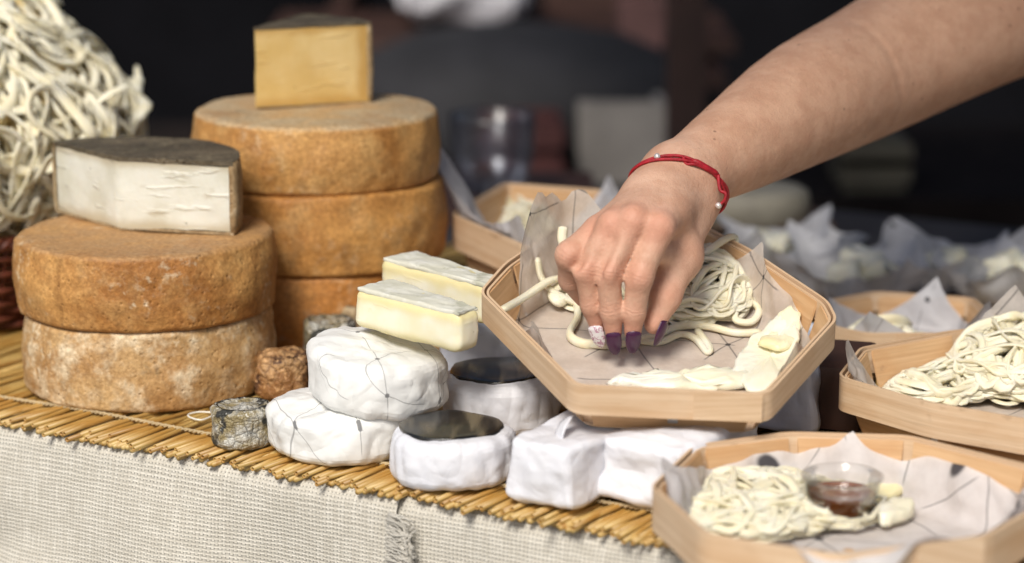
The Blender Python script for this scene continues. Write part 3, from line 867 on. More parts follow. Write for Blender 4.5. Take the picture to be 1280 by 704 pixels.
def tray(key, label, world_pts, o, tau, H=.036, band=.019, group='veneer trays', base_s=.88, seed=0, world_xy=None):
    """world_pts: rim corners as photograph points on the rim plane through o tilted by tau about x"""
    nrm = np.array([0, -math.sin(tau), math.cos(tau)])
    P = [onplane(x, y, o, nrm) for x, y in world_pts] if world_xy is None else [np.array([x, y, o[2]]) for x, y in world_xy]
    c = np.mean(np.array(P), 0); base = c - nrm * H
    root = thing('veneer_tray', label, 'tray', tuple(base), group, rot=(tau, 0, 0))
    RM = np.array(Matrix.Rotation(tau, 3, 'X'))
    loc = [RM.T @ (p - base) for p in P]
    poly = [(q[0], q[1]) for q in loc]
    if sum(poly[i][0] * poly[(i + 1) % len(poly)][1] - poly[(i + 1) % len(poly)][0] * poly[i][1] for i in range(len(poly))) < 0: poly = poly[::-1]
    T = dict(root=root, poly=poly, H=H, RM=RM, base=base, base_s=base_s, n=nrm); TRAYS[key] = T
    n = len(poly)
    # base sheet
    bp = [(x * base_s, y * base_s) for x, y in round_poly(poly, .01, 3)]
    V = [(x, y, .0012) for x, y in bp] + [(x, y, 0) for x, y in bp]; m_ = len(bp)
    F = [tuple(range(m_)), tuple(range(2 * m_ - 1, m_ - 1, -1))] + [(i, m_ + i, m_ + (i + 1) % m_, (i + 1) % m_) for i in range(m_)]
    mk('base', V, F, M['veneer'], root, smooth=False, uv=[(v[0], v[1]) for v in V], local=True)
    # upturned ends of the base slats: one per side
    for i in range(n):
        a, b = np.array(poly[i]), np.array(poly[(i + 1) % n]); L = np.linalg.norm(b - a)
        if L < .012: continue
        a2, b2 = a + (b - a) * .045, b - (b - a) * .045
        V, U = [], []
        for k in range(5):
            f = k / 4; s = base_s + (.978 - base_s) * f ** .8
            for q in (a2, b2):
                for t in (0, .0013):
                    p = q * s; pn = p - p / np.linalg.norm(p) * t
                    V.append((pn[0], pn[1], .0005 + (H - .003) * f)); U.append((np.linalg.norm(q - a) + i * .37 + seed, V[-1][2] * 1.0))
        F = []
        for k in range(4):
            q = 4 * k
            F += [(q, q + 2, q + 6, q + 4), (q + 1, q + 5, q + 7, q + 3), (q, q + 4, q + 5, q + 1), (q + 2, q + 3, q + 7, q + 6)]
        F += [(16, 18, 19, 17), (0, 1, 3, 2)]
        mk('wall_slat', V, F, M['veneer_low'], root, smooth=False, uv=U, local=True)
    # rim bands: outer (tall) and inner
    def ring(name, off0, off1, z0, z1, m, wob):
        rp = round_poly(poly, .008, 5)
        o_, i_ = offset(rp, off1), offset(rp, off0)
        V, U, s = [], [], seed * .7
        k = len(rp)
        o2, i2, per = o_ + o_[:1], i_ + i_[:1], 0
        for j in range(k + 1):
            if j: s += np.linalg.norm(np.array(o2[j]) - np.array(o2[j - 1]))
            w = wob * math.sin(s * 37 + seed) + wob * .6 * math.sin(s * 90 + 1)
            w *= math.sin(math.pi * j / k) ** .3 if 0 < j < k else 0
            for (q, z) in ((o2, z0), (o2, z1), (i2, z1), (i2, z0)):
                V.append((q[j][0], q[j][1], z + w)); U.append((s, z + (.05 if q is i2 else 0)))
        F = []
        for j in range(k):
            b = 4 * j
            for e in range(4): F.append((b + e, b + 4 + e, b + 4 + (e + 1) % 4, b + (e + 1) % 4))
        ob = mk(name, V, F, m, root, smooth=True, uv=U, local=True); flat_sharp(ob, 40)
    ring('rim_band', .0004, .0021, H - band, H, M['veneer'], .0004)
    ring('inner_band', -.0026, -.0011, H - band * .8, H - .0012, M['veneer'], .0004)
    # the lapped end of the rim band on the longest front side, and staples below it
    fs = sorted(range(n), key=lambda i: (poly[i][1] + poly[(i + 1) % n][1]))[:1][0]
    a, b = np.array(poly[fs]), np.array(poly[(fs + 1) % n]); e = (b - a) / np.linalg.norm(b - a); nn = np.array([e[1], -e[0]])
    q = b - e * .022; m = MB(); rot = Matrix.Rotation(math.atan2(e[1], e[0]), 3, 'Z')
    m.box((*(q + nn * .0029), H - band / 2 + .0003), (.040, .0012, band - .0008), rot); m.build('band_lap', M['veneer'], root, local=True)
    for f in (.52,):
        q = (a + (b - a) * f) * (base_s + (.978 - base_s) * .35); m = MB(); m.box((*(q + nn * .0008), H * .33), (.006, .0012, .0085), rot); m.build('staple', M['staple'], root, local=True)
    return T

def liner(key, label, L, rot, mat_, seed, ext=lambda a: 1.0, lean=lambda a: .35, wr=.003, H=None, sink=.86, cat='paper liner', group='paper liners in the trays', cap=()):
    """a square sheet pressed into the tray: flat on the floor, up the walls and past the rim at its corners"""
    T = TRAYS[key]; root = T['root']; H = T['H']
    o = thing('paper_liner', label, cat, tuple(root.location), group, rot=tuple(root.rotation_euler))
    na, ns = 168, 54
    V, U = [], []
    for i in range(na):
        a = 2 * math.pi * i / na
        rf, rw = poly_r(T['poly'], a) * T['base_s'] * .96, poly_r(T['poly'], a) * .955
        ca = a - rot
        Rm = L / 2 / max(abs(math.cos(ca)), abs(math.sin(ca))) * ext(a)
        Rm *= 1 + .02 * noise.noise(Vector((math.cos(a) * 6, math.sin(a) * 6, seed)))
        for (ca0, cd) in cap:                      # a torn or folded-over corner: a straight edge
            cc = math.cos(a - ca0)
            if cc > .5: Rm = min(Rm, cd / cc * (1 + .015 * math.sin(a * 40)))
        wl = math.hypot(rw - rf, H - .003)
        le = lean(a)
        for k in range(ns + 1):
            s = Rm * k / ns
            # smoothed profile: average a few positions along the path
            acc = np.zeros(2)
            for ds in (-.008, -.004, 0, .004, .008):
                q = max(0, s + ds)
                if q < rf: acc += (q, .0022)
                elif q < rf + wl: f = (q - rf) / wl; acc += (rf + (rw - rf) * f, .0022 + (H - .002) * f)
                else:
                    f = q - rf - wl; acc += (rw + f * math.sin(le), H + .0002 + f * math.cos(le))
            r_, z = acc / 5
            p = Vector((r_ * math.cos(a), r_ * math.sin(a), z))
            up = min(1, max(0, (s - rf * .8) / (.35 * rf + 1e-6)))
            hw = crumple(Vector((s * math.cos(a), s * math.sin(a), .3)), 26, seed) * 1.5 + noise.noise(Vector((s * math.cos(a) * 14, s * math.sin(a) * 14, seed * 3)))
            w = wr * (.22 + .78 * up)
            fold = math.sin(a * 11 + 3 * noise.noise(Vector((math.cos(a) * 2, math.sin(a) * 2, seed)))) * .35 * up
            d = (hw + fold) * w
            inw = min(0.0, -abs(d)) if s < rf + wl else d
            p += Vector((math.cos(a), math.sin(a), 0)) * (inw * up) + Vector((0, 0, abs(d) * (1 - up * .7)))
            if r_ > 0: U.append((s * math.cos(a), s * math.sin(a)))
            else: U.append((0, 0))
            V.append(p)
    F = []
    W = ns + 1
    for i in range(na):
        i2 = (i + 1) % na
        for k in range(ns):
            if k == 0: F.append((i * W, i * W + 1, i2 * W + 1))
            else: F.append((i * W + k, i * W + k + 1, i2 * W + k + 1, i2 * W + k))
    mk('sheet', V, F, mat_, o, uv=U, local=True)
    return o

def bump_at(a0, w, amp):
    def f(a):
        d = (a - a0 + math.pi) % (2 * math.pi) - math.pi
        return amp * math.exp(-(d / w) ** 2)
    return f

M['liner_near'] = paper_mat('liner_near', (.80, .73, .66), .78, 1.7, (.062, .0009, .0022, .030, .42))
M['liner_front'] = paper_mat('liner_front', (.82, .79, .78), .88, 4.3, (.060, .0008, .0028, .03, .47), blot=.30)
M['liner_far'] = paper_mat('liner_far', (.66, .66, .69), .93, 6.1, (.055, .0006, .003, .04, .5), blot=.14)

TH = R(12)
tray('hand', 'open hexagonal veneer tray the hand reaches into, tilted on the wrapped cheeses',
     [(720, 481), (958, 490), (1043, 399), (1032, 376), (940, 315), (880, 284), (700, 284), (634, 330), (603, 364)], (0, 1.35, .071), TH, H=.036)
e1, e2, e3 = bump_at(R(128), .42, .42), bump_at(R(215), .3, .02), bump_at(R(40), .4, -.16)
liner('hand', 'grey printed paper sheet in the tray under the hand, one corner standing up', .222, R(85), M['liner_near'], 2.0,
      ext=lambda a: .90 + e1(a) + e2(a) + e3(a), lean=lambda a: .45 - bump_at(R(130), .5, .35)(a), wr=.0032, cap=((R(120), .160), (R(152), .158)))
tray('back', 'veneer tray standing behind the tilted tray, next to the rear wheel stack', [(567, 267), (655, 306), (720, 322), (790, 300), (800, 262), (755, 238), (633, 228)], (0, 1.7, .09), 0, H=.045, band=.026, seed=2)
liner('back', 'grey greaseproof sheet in the rear tray with a corner beside the wheels', .235, R(115), M['liner_far'], 5.0,
      ext=lambda a: .86 + bump_at(R(160), .25, .36)(a) + bump_at(R(70), .4, .04)(a), lean=lambda a: .2 + bump_at(R(160), .4, .3)(a))
tray('right', 'veneer tray of string cheese at the right, its rim cut by the picture edge', None, (0, 1.4, .052), 0, H=.040, band=.022, seed=3,
     world_xy=[(.206, 1.462), (.250, 1.403), (.305, 1.366), (.40, 1.368), (.45, 1.43), (.44, 1.53), (.37, 1.60), (.297, 1.577), (.23, 1.533)])
liner('right', 'printed paper sheet in the right tray with a tall pointed corner', .225, R(39), M['liner_near'], 8.0,
      ext=lambda a: .90 + bump_at(R(84), .4, .16)(a) + bump_at(R(186), .22, .16)(a), lean=lambda a: .35)
tray('front', 'veneer tray with a honey cup, nearest of all trays at the lower right', None, (0, 1.25, .041), 0, H=.040, band=.024, seed=4,
     world_xy=[(.078, 1.27), (.100, 1.195), (.165, 1.160), (.245, 1.190), (.288, 1.245), (.296, 1.305), (.235, 1.368), (.165, 1.374), (.108, 1.350)])
liner('front', 'pale paper sheet with dark printed dots lining the nearest tray', .235, R(37), M['liner_front'], 11.0,
      ext=lambda a: 1.0 + bump_at(R(262), .3, .05)(a) + bump_at(R(82), .4, -.24)(a) + bump_at(R(352), .4, -.16)(a) + bump_at(R(172), .4, -.16)(a), lean=lambda a: .45 + bump_at(R(262), .4, 1.7)(a), wr=.0035)
tray('far', 'veneer tray behind the right one, with cream cheese curls and paper', None, (0, 1.7, .036), 0, H=.030, band=.018, seed=6,
     world_xy=[(.225, 1.66), (.25, 1.635), (.31, 1.635), (.345, 1.67), (.34, 1.74), (.27, 1.76), (.23, 1.73)])
liner('far', 'crumpled grey paper sheet in the tray behind the right one', .15, R(15), M['liner_far'], 14.0, ext=lambda a: .92, lean=lambda a: .3)

# things the trays rest on
o = parcel_brick('dark brown wooden box between the hexagonal tray and the right tray', (.216, 1.545, .0005), (.042, .075, .046), -.3, M['dark_wood'], 31, amp=.0001, r=.002, name='wooden_box', cat='box', group='wooden boxes', n=8)
m_ = TRAYS['back']['base']
parcel_brick('low dark wooden crate lifting the rear veneer tray off the mat', (m_[0], m_[1], .0005), (.15, .15, m_[2] - .001), -.2, M['dark_wood'], 32, amp=.0001, r=.002, name='wooden_box', cat='box', group='wooden boxes', n=8)
m_ = TRAYS['right']['base']
parcel_brick('thin dark board under the right veneer tray', (m_[0], m_[1], .0005), (.14, .11, m_[2] - .001), 0, M['dark_wood'], 33, amp=.0001, r=.002, name='wooden_board', cat='board', group='wooden boxes', n=8)
m_ = TRAYS['far']['base']
parcel_brick('thin dark board under the tray behind the right one', (m_[0], m_[1], .0005), (.06, .06, m_[2] - .001), 0, M['dark_wood'], 34, amp=.0001, r=.002, name='wooden_board', cat='board', group='wooden boxes', n=8)

# ------------------------------------------------------------------ string cheese
def noodle(rg, ax, ay, hmax, L, layer, r, zf=0.0, curl=60.0, step=.004, c=(0, 0)):
    """a strand that wanders over a mound: heading with smooth random turns, steered back at the rim"""
    n = max(8, int(L / step)); P = []
    a = rg.uniform(0, 6.28); q = math.sqrt(rg.uniform(0, .8))
    x, y = ax * q * math.cos(a), ay * q * math.sin(a)
    h = rg.uniform(0, 6.28); k = rg.normal(0, curl * .5)
    for i in range(n):
        rho = math.hypot(x / ax, y / ay)
        k = k * .93 + rg.normal(0, curl * .27)
        if rho > .85:
            want = math.atan2(-y, -x); d = (want - h + math.pi) % (2 * math.pi) - math.pi
            h += .35 * d * min(1.6, rho)
        h += k * step
        x += math.cos(h) * step; y += math.sin(h) * step
        prof = max(0, 1 - (x / ax) ** 2 - (y / ay) ** 2) ** .6
        z = zf + r + layer * hmax * prof + .0016 * math.sin(i * .55 + a) * layer
        P.append((x + c[0], y + c[1], z))
    P = np.array(P)
    for _ in range(2): P[1:-1] = (P[:-2] + 2 * P[1:-1] + P[2:]) / 4
    return P
def pile(label, root_loc, rot, specs, m, group=None, extra=(), seed=1, clip=None, avoid=None, name='string_cheese_pile', rr=(.0015, .0023)):
    th = thing(name, label, 'string cheese', root_loc, group or 'heaps of string cheese', rot=rot)
    rg = np.random.default_rng(seed)
    for (n, c, ax, ay, hm, zf, L0, L1, curl) in specs:
        for i in range(n):
            r = rg.uniform(*rr); lay = ((i + .5) / n) ** .7
            P = noodle(rg, ax, ay, hm, rg.uniform(L0, L1), lay, r, zf, curl, c=c)
            if clip:
                for q in P:
                    lim = poly_r(TRAYS[clip]['poly'], math.atan2(q[1], q[0])) * (TRAYS[clip]['base_s'] * .985 + .02 * min(1, q[2] / .03)); h_ = math.hypot(q[0], q[1])
                    if h_ > lim: q[:2] *= lim / h_
                    if avoid is not None:
                        e_ = q[:2] - avoid[0]; g_ = math.hypot(*e_)
                        if g_ < avoid[1]: q[:2] = avoid[0] + e_ * (avoid[1] / max(g_, 1e-4))
            w_ = 1 + .22 * np.sin(np.arange(len(P)) * rg.uniform(.15, .4) + rg.uniform(0, 6)) + .12 * rg.normal(size=len(P))
            a, b, u = sweep(P, r * rg.uniform(1.1, 1.7) * w_, r * rg.uniform(.55, .8) * (2 - w_) , 8, .05, rg.uniform(0, 3))
            mk('strand', a, b, m, th, uv=u, local=True)
    for P, ra, rb in extra:
        a, b, u = sweep(P, ra, rb, 8, .04)
        mk('strand', a, b, m, th, uv=u, local=True)
    return th
def tl(key, px, py, z):
    """photograph point -> local coordinates at height z over the tray's floor"""
    T = TRAYS[key]; p = onplane(px, py, T['base'] + T['n'] * z, T['n'])
    return T['RM'].T @ (p - T['base'])
def tlp(key, pts, n=40): return spline([tl(key, *p) for p in pts], n)
T = TRAYS['hand']
cx, cy, _ = tl('hand', 868, 352, .012)
ex = [(tlp('hand', [(627, 388, .030), (655, 372, .022), (690, 350, .022), (715, 352, .016), (735, 372, .010)]), .0032, .0022),
      (tlp('hand', [(672, 322, .036), (676, 345, .024), (688, 362, .016), (705, 372, .012), (722, 380, .008), (740, 385, .006)]), .0034, .0022),
      (tlp('hand', [(704, 283, .050), (703, 300, .042), (712, 325, .03), (730, 350, .02)]), .0034, .0022),
      (tlp('hand', [(712, 350, .018), (690, 366, .014), (700, 378, .010), (716, 370, .010), (722, 395, .006), (712, 418, .006), (730, 430, .005), (760, 428, .005)]), .0034, .0024),
      (tlp('hand', [(715, 425, .005), (760, 432, .005), (810, 422, .006), (850, 408, .006), (885, 408, .006), (920, 416, .005), (952, 415, .005)], 60), .0034, .0022),
      (tlp('hand', [(770, 420, .006), (820, 428, .005), (850, 418, .005), (870, 424, .005), (884, 440, .004), (886, 434, .005), (870, 412, .006)], 60), .0028, .0020),
      (tlp('hand', [(880, 345, .02), (925, 370, .014), (948, 385, .010), (940, 402, .007), (920, 400, .008), (922, 385, .012), (945, 372, .012), (930, 345, .016)], 70), .0026, .0020),
      (tlp('hand', [(880, 318, .034), (905, 300, .040), (918, 297, .036), (915, 318, .026), (895, 335, .022), (880, 340, .02)], 50), .0030, .0022),
      (tlp('hand', [(735, 365, .012), (745, 350, .018), (735, 345, .02), (722, 352, .016), (725, 380, .008), (745, 395, .006)], 50), .0030, .0022)]
pile('cream string cheese tangle the fingers are lifting from the hexagonal tray', tuple(T['base']), (TH, 0, 0),
     [(66, (cx, cy), .046, .060, .030, .003, .12, .32, 45), (14, tuple(tl('hand', 740, 375, 0)[:2]), .022, .030, .014, .003, .06, .12, 80)], M['strand'], extra=ex, seed=5, clip='hand', rr=(.0014, .0022))
T = TRAYS['right']
c1 = tl('right', 1275, 450, .02); c2 = tl('right', 1160, 482, .008)
pile('cream string cheese heaped in the right tray, its long strands looping to the left', tuple(T['base']), (0, 0, 0),
     [(105, tuple(c1[:2]), .064, .074, .046, .004, .16, .40, 34), (55, tuple(c2[:2]), .052, .048, .020, .004, .10, .24, 55)], M['strand'], seed=8, clip='right', rr=(.0014, .0023))
T = TRAYS['front']
c1 = tl('front', 922, 628, .008)
pile('blurred pale string cheese heap at the left of the nearest tray', tuple(T['base']), (0, 0, 0),
     [(165, tuple(c1[:2]), .070, .070, .020, .004, .10, .26, 42)], M['strand'], seed=11, clip='front', avoid=(tl('front', 1056, 655, .006)[:2] + np.array([0, .016]), .0275), rr=(.0013, .0021))
T = TRAYS['back']
c1 = tl('back', 652, 276, .012)
pile('pale string cheese coils lying in the rear tray', tuple(T['base']), (0, 0, 0),
     [(60, tuple(c1[:2]), .05, .06, .030, .004, .12, .26, 50)], M['strand'], seed=14)
T = TRAYS['far']
pile('cream cheese curls in the tray behind the right one', tuple(T['base']), (0, 0, 0), [(14, (-.015, -.01), .03, .03, .018, .004, .05, .12, 60)], M['strand'], seed=17, rr=(.003, .005))

# the tall heap in the wicker basket at the left
bx, by = -.470, 1.885
bk = thing('wicker_basket', 'dark reddish brown wicker basket at the left edge holding the tall string cheese heap', 'basket', (bx, by, .0005))
BH = .072
for i in range(11):
    z = .004 + i * .0062; r0 = .135 + .022 * (z / BH)
    a_ = np.linspace(0, 2 * math.pi, 180, endpoint=False)
    ph = math.pi * (i % 2)
    P = np.stack([(r0 + .0028 * np.sin(a_ * 22 + ph)) * np.cos(a_), (r0 + .0028 * np.sin(a_ * 22 + ph)) * np.sin(a_), z + .0006 * np.sin(a_ * 7 + i)], 1)
    a, b, u = sweep(P, .0030, .0026, 6, closed=True); mk('weaver', a, b, M['wicker'], bk, uv=u, local=True)
for k in range(44):
    an = 2 * math.pi * k / 44 + .07
    P = [(.134 * math.cos(an), .134 * math.sin(an), 0), (.146 * math.cos(an), .146 * math.sin(an), .036), (.158 * math.cos(an), .158 * math.sin(an), BH)]
    a, b, u = sweep(spline(P, 6), .0018, sides=5); mk('stake', a, b, M['wicker'], bk, uv=u, local=True)
for ph in (0, 2.1, 4.2):
    a_ = np.linspace(0, 2 * math.pi, 260, endpoint=False)
    P = np.stack([(.158 + .003 * np.cos(a_ * 40 + ph)) * np.cos(a_), (.158 + .003 * np.cos(a_ * 40 + ph)) * np.sin(a_), BH + .003 * np.sin(a_ * 40 + ph)], 1)
    a, b, u = sweep(P, .0032, sides=6, closed=True); mk('rim_twist', a, b, M['wicker'], bk, uv=u, local=True)
vs, fs = lathe([(.13, .0), (.134, .003)], 48); mk('base', vs, fs, M['wicker'], bk, local=True)

def heap_r(z):            # outline of the heap over the basket floor
    t = np.clip(z / .285, 0, 1)
    return np.interp(t, [0, .22, .40, .52, .65, .8, .92, 1.0], [.118, .150, .178, .182, .160, .118, .075, .015])
hp = thing('string_cheese_pile', 'tall heap of white string cheese hanging over the basket rim at the left edge', 'string cheese', (bx, by, .004), 'heaps of string cheese')
vs, fs = lathe([(max(.002, heap_r(z) - .034), z + .002) for z in np.linspace(0, .255, 22)], 64)
vs = [Vector(v) + Vector((nz(v, 40, 1), nz(v, 40, 2), nz(v, 40, 3))) * .006 for v in vs]
mk('heap_core', vs, fs, M['strand_shaded'], hp, local=True)  # solid core closing the gaps, in the shaded strand colour
rg = np.random.default_rng(33)
deepv, deepf, deepu = [], [], []
for i in range(560):
    dep = .030 * (1 - (i + 1) / 560) ** .8
    a = rg.uniform(-2.9, .75) if rg.random() < .85 else rg.uniform(0, 6.28)
    z = rg.uniform(.12, .285) if i < 430 else rg.uniform(.06, .285)
    L = rg.uniform(.10, .30); step = .0042; P = []
    h = rg.normal(-math.pi / 2, .7); k = rg.normal(0, 18)          # heading on the surface: -90 deg runs downhill
    r = rg.uniform(.0017, .0028)
    for s in range(int(L / step)):
        k = k * .9 + rg.normal(0, 15)
        d = (-math.pi / 2 - h + math.pi) % (2 * math.pi) - math.pi
        h += k * step + .075 * d
        rr_ = float(heap_r(z))
        P.append(((rr_ - dep + .003 * math.sin(s * .35 + i) + .002) * math.cos(a), (rr_ - dep + .003 * math.sin(s * .35 + i) + .002) * math.sin(a), z))
        a += math.cos(h) * step / max(.03, rr_)
        sl = .75 if z > .15 else 1.0
        z = min(.288, z + math.sin(h) * step * sl)
        if z < .075 - (0 if dep > .006 else .012): break
    if len(P) < 9: continue
    P = np.array(P)
    for _ in range(3): P[1:-1] = (P[:-2] + 2 * P[1:-1] + P[2:]) / 4
    if i % 9 == 0 and dep < .012:                                  # a few ends stick out
        e = min(10, len(P) // 2); out = P[:e].copy(); out[:, :2] *= 1 + np.linspace(.16, 0, e)[:, None]; P[:e] = out
    w_ = 1 + .2 * np.sin(np.arange(len(P)) * rg.uniform(.15, .4) + i) + .1 * rg.normal(size=len(P))
    A, B, u = sweep(P, r * rg.uniform(1.1, 1.75) * w_, r * rg.uniform(.5, .8) * (2 - w_), 8, .05, rg.uniform(0, 3))
    if i < 275:                                                    # the ones deep inside, only glimpsed: joined
        n_ = len(deepv); deepv += A.tolist(); deepf += [tuple(j + n_ for j in f) for f in B]; deepu += u
        continue
    mk('strand', A, B, M['strand'] if dep < .020 else M['strand_shaded'], hp, uv=u, local=True)

tag(mk('buried_strands', deepv, deepf, M['strand_shaded'], hp, uv=deepu, local=True), kind='stuff')

# ------------------------------------------------------------------ slices, curd lumps, honey cup
def slab(label, pts, key, z, th, m, seed, amp=.002, name='cheese_slice', lift=None, group='cheese slices in the trays'):
    """an irregular slice lying in a tray: outline in photograph points on the plane z over the floor"""
    T = TRAYS[key]; Q = [tl(key, x, y, z)[:2] for x, y in pts]
    c = np.mean(Q, 0); n = 60; outl = spline(Q + [Q[0]], n + 1)[:n]
    V, F = [], []
    fr = [(.0, 1), (.35, 1), (.7, 1), (.92, .98), (1.0, .7), (1.02, .3), (.97, 0), (.5, 0), (0, 0)]
    for f, w in fr:
        for q in outl:
            p = c + (q - c) * f
            P = Vector((p[0], p[1], z + th * w))
            zz = amp * (nz(P, 60, seed) + .6 * nz(P, 150, seed) + .35 * nz(P, 420, seed)) * (1 if w > .5 else .2)
            d = Vector((nz(P, 90, seed + 2) + .7 * nz(P, 260, seed + 6), nz(P, 90, seed + 4) + .7 * nz(P, 260, seed + 8), 0)) * amp * .8
            if lift: P.z += lift(p - c)
            V.append(P + d + Vector((0, 0, zz)))
    for i in range(len(fr) - 1):
        for k in range(n): F.append((i * n + k, i * n + (k + 1) % n, (i + 1) * n + (k + 1) % n, (i + 1) * n + k))
    o = mk(name, [v - Vector((c[0], c[1], z)) for v in V], F, m, local=True)
    w = T['base'] + T['RM'] @ np.array([c[0], c[1], z]); o.location = w; o.rotation_euler = T['root'].rotation_euler
    return tag(o, label, 'cheese slice', group)
M['curd'] = paste_mat('curd', (.80, .76, .58), (.85, .83, .72), (.74, .68, .44), 7.7, holes=.2, bump=.4)
M['curd_yellow'] = paste_mat('curd_yellow', (.80, .72, .42), (.84, .79, .56), (.72, .62, .32), 8.7, holes=.2, bump=.4)
slab('long crumbly pale cheese slice along the front wall of the hexagonal tray', [(760, 482), (800, 470), (850, 468), (900, 466), (935, 470), (930, 487), (860, 490), (790, 488)], 'hand', .004, .0045, M['curd'], 1, .0042)
slab('white folded cheese slice leaning on the right front wall of the hexagonal tray', [(915, 470), (925, 445), (950, 428), (985, 412), (997, 425), (995, 450), (980, 480), (940, 492)], 'hand', .006, .004, M['curd'], 2, .0030, lift=lambda d: .0 + max(0, d[0] * .35 + d[1] * .5) * .45)
slab('pale yellow cheese end curling up behind the white folded slice', [(948, 432), (965, 415), (985, 402), (998, 408), (996, 428), (975, 440)], 'hand', .012, .003, M['curd_yellow'], 3, .0026, lift=lambda d: max(0, d[1] + d[0]) * .3)
slab('round pale yellow cheese slice behind the honey cup', [(955, 600), (975, 585), (1010, 578), (1060, 575), (1110, 585), (1133, 603), (1120, 625), (1050, 635), (980, 622)], 'front', .007, .006, M['curd_yellow'], 4)
slab('small white curd piece at the right of the honey cup', [(1098, 648), (1115, 636), (1138, 634), (1140, 646), (1120, 656), (1100, 658)], 'front', .006, .007, M['curd'], 5)
# honey cup
T = TRAYS['front']; q = tl('front', 1056, 655, .006); w = T['base'] + np.array([q[0], q[1] + .016, .006])
cup = thing('honey_cup', 'small clear cup of dark amber honey standing in the nearest tray', 'cup', tuple(w))
g = G('clear_plastic'); fr = g.n("Fresnel", {"IOR": 1.45}).outputs[0]
gl = g.n("BsdfGlossy", {"Roughness": .06}); tp = g.n("BsdfTransparent", {"Color": (.985, .985, .98, 1)})
x = g.n("MixShader", {0: g.math('ADD', g.math('MULTIPLY', fr, .55), .03)}); g.t.links.new(tp.outputs[0], x.inputs[1]); g.t.links.new(gl.outputs[0], x.inputs[2]); g.t.links.new(x.outputs[0], g.o.inputs[0])
M['clear_plastic'] = g.m
hc, r0, r1 = .0245, .0180, .0222
prof = [(r0 - .0008, .0), (r0, .001)] + [(r0 + (r1 - r0) * k / 6, .001 + (hc - .003) * k / 6) for k in range(1, 7)] + [(r1 + .0014, hc - .0018), (r1 + .0016, hc - .0006), (r1 + .0006, hc), (r1 - .0006, hc - .001)]
prof += [(r0 + (r1 - r0) * k / 6 - .0007, .0012 + (hc - .003) * k / 6) for k in range(5, -1, -1)]
vs, fs = lathe(prof, 48); mk('cup_wall', vs, fs, M['clear_plastic'], cup, local=True)
g = G('honey'); M['honey'] = g.p(Base_Color=(.17, .042, .006), Roughness=.08, Subsurface_Weight=.12, Subsurface_Radius=(1, .3, .05), Subsurface_Scale=.006, Specular_IOR_Level=.5)
hl = .0145
prof = [(r0 + (r1 - r0) * k / 6 * hl / hc - .0012, .0018 + (hl - .002) * k / 6) for k in range(7)] + [((r0 + (r1 - r0) * hl / hc) - .003, hl - .0006), (.006, hl - .0007)]
vs, fs = lathe(prof, 40); mk('honey', vs, fs, M['honey'], cup, local=True)

# paper wrapped lumps piled on the table behind the right trays
def lump(label, px, py, y, r, seed, cheese=True):
    p = at(px, py, y); c = (p[0], y, .001)
    th = thing('open_parcel', label, 'paper parcel', c, 'open paper parcels of cheese at the back of the table')
    na, ns = 90, 24; V, U, F = [], [], []
    for i in range(na):
        a = 2 * math.pi * i / na; Rm = r * 1.5 / max(abs(math.cos(a - seed)), abs(math.sin(a - seed))) * .8
        for k in range(ns + 1):
            s = Rm * k / ns; f = s / r
            rad = s if f < .8 else r * (.8 + (f - .8) * .55)
            z = .002 if f < .7 else .002 + r * (f - .7) * .7
            q = Vector((rad * math.cos(a), rad * math.sin(a), z)); w = min(1, max(0, f - .5))
            d = (crumple(q, 22, seed) * .012 + .008 * math.sin(a * 9 + seed)) * w
            V.append(q + Vector((math.cos(a) * d, math.sin(a) * d, abs(d) * .4))); U.append((s * math.cos(a), s * math.sin(a)))
    W = ns + 1
    for i in range(na):
        i2 = (i + 1) % na
        for k in range(ns): F.append((i * W + k, i * W + k + 1, i2 * W + k + 1, i2 * W + k) if k else (i * W, i * W + 1, i2 * W + 1))
    mk('paper', V, F, M['liner_far'], th, uv=U, local=True)
    rg = np.random.default_rng(int(seed * 10) + 3)
    for i in range(7):
        a = rg.uniform(0, 6.28); rr_ = r * .45 * math.sqrt(rg.uniform(0, 1))
        vs, fs, ns_ = rbox((r * .5, r * .36, r * .26), r * .06, 6)
        rm = Matrix.Rotation(rg.uniform(0, 3), 3, 'Z') @ Matrix.Rotation(rg.uniform(-.5, .5), 3, 'X')
        o = [rm @ (v + n * .006 * nz(v, 30, seed + i)) + Vector((rr_ * math.cos(a), rr_ * math.sin(a), r * .14 + r * .05 * i)) for v, n in zip(vs, ns_)]
        mk('cheese_chunk', o, fs, M['curd'], th, local=True)
lump('open paper parcel of pale cheese chunks behind the tilted tray, left one', 1065, 345, 1.90, .058, 1.3)
lump('open paper parcel of pale cheese chunks in the middle of the back row', 1165, 350, 1.93, .058, 2.6)
lump('open paper parcel of cheese at the right picture edge in the back row', 1275, 345, 1.88, .060, 3.7)
lump('open paper parcel of cheese behind the right corner of the tilted tray', 985, 352, 2.0, .052, 4.9)
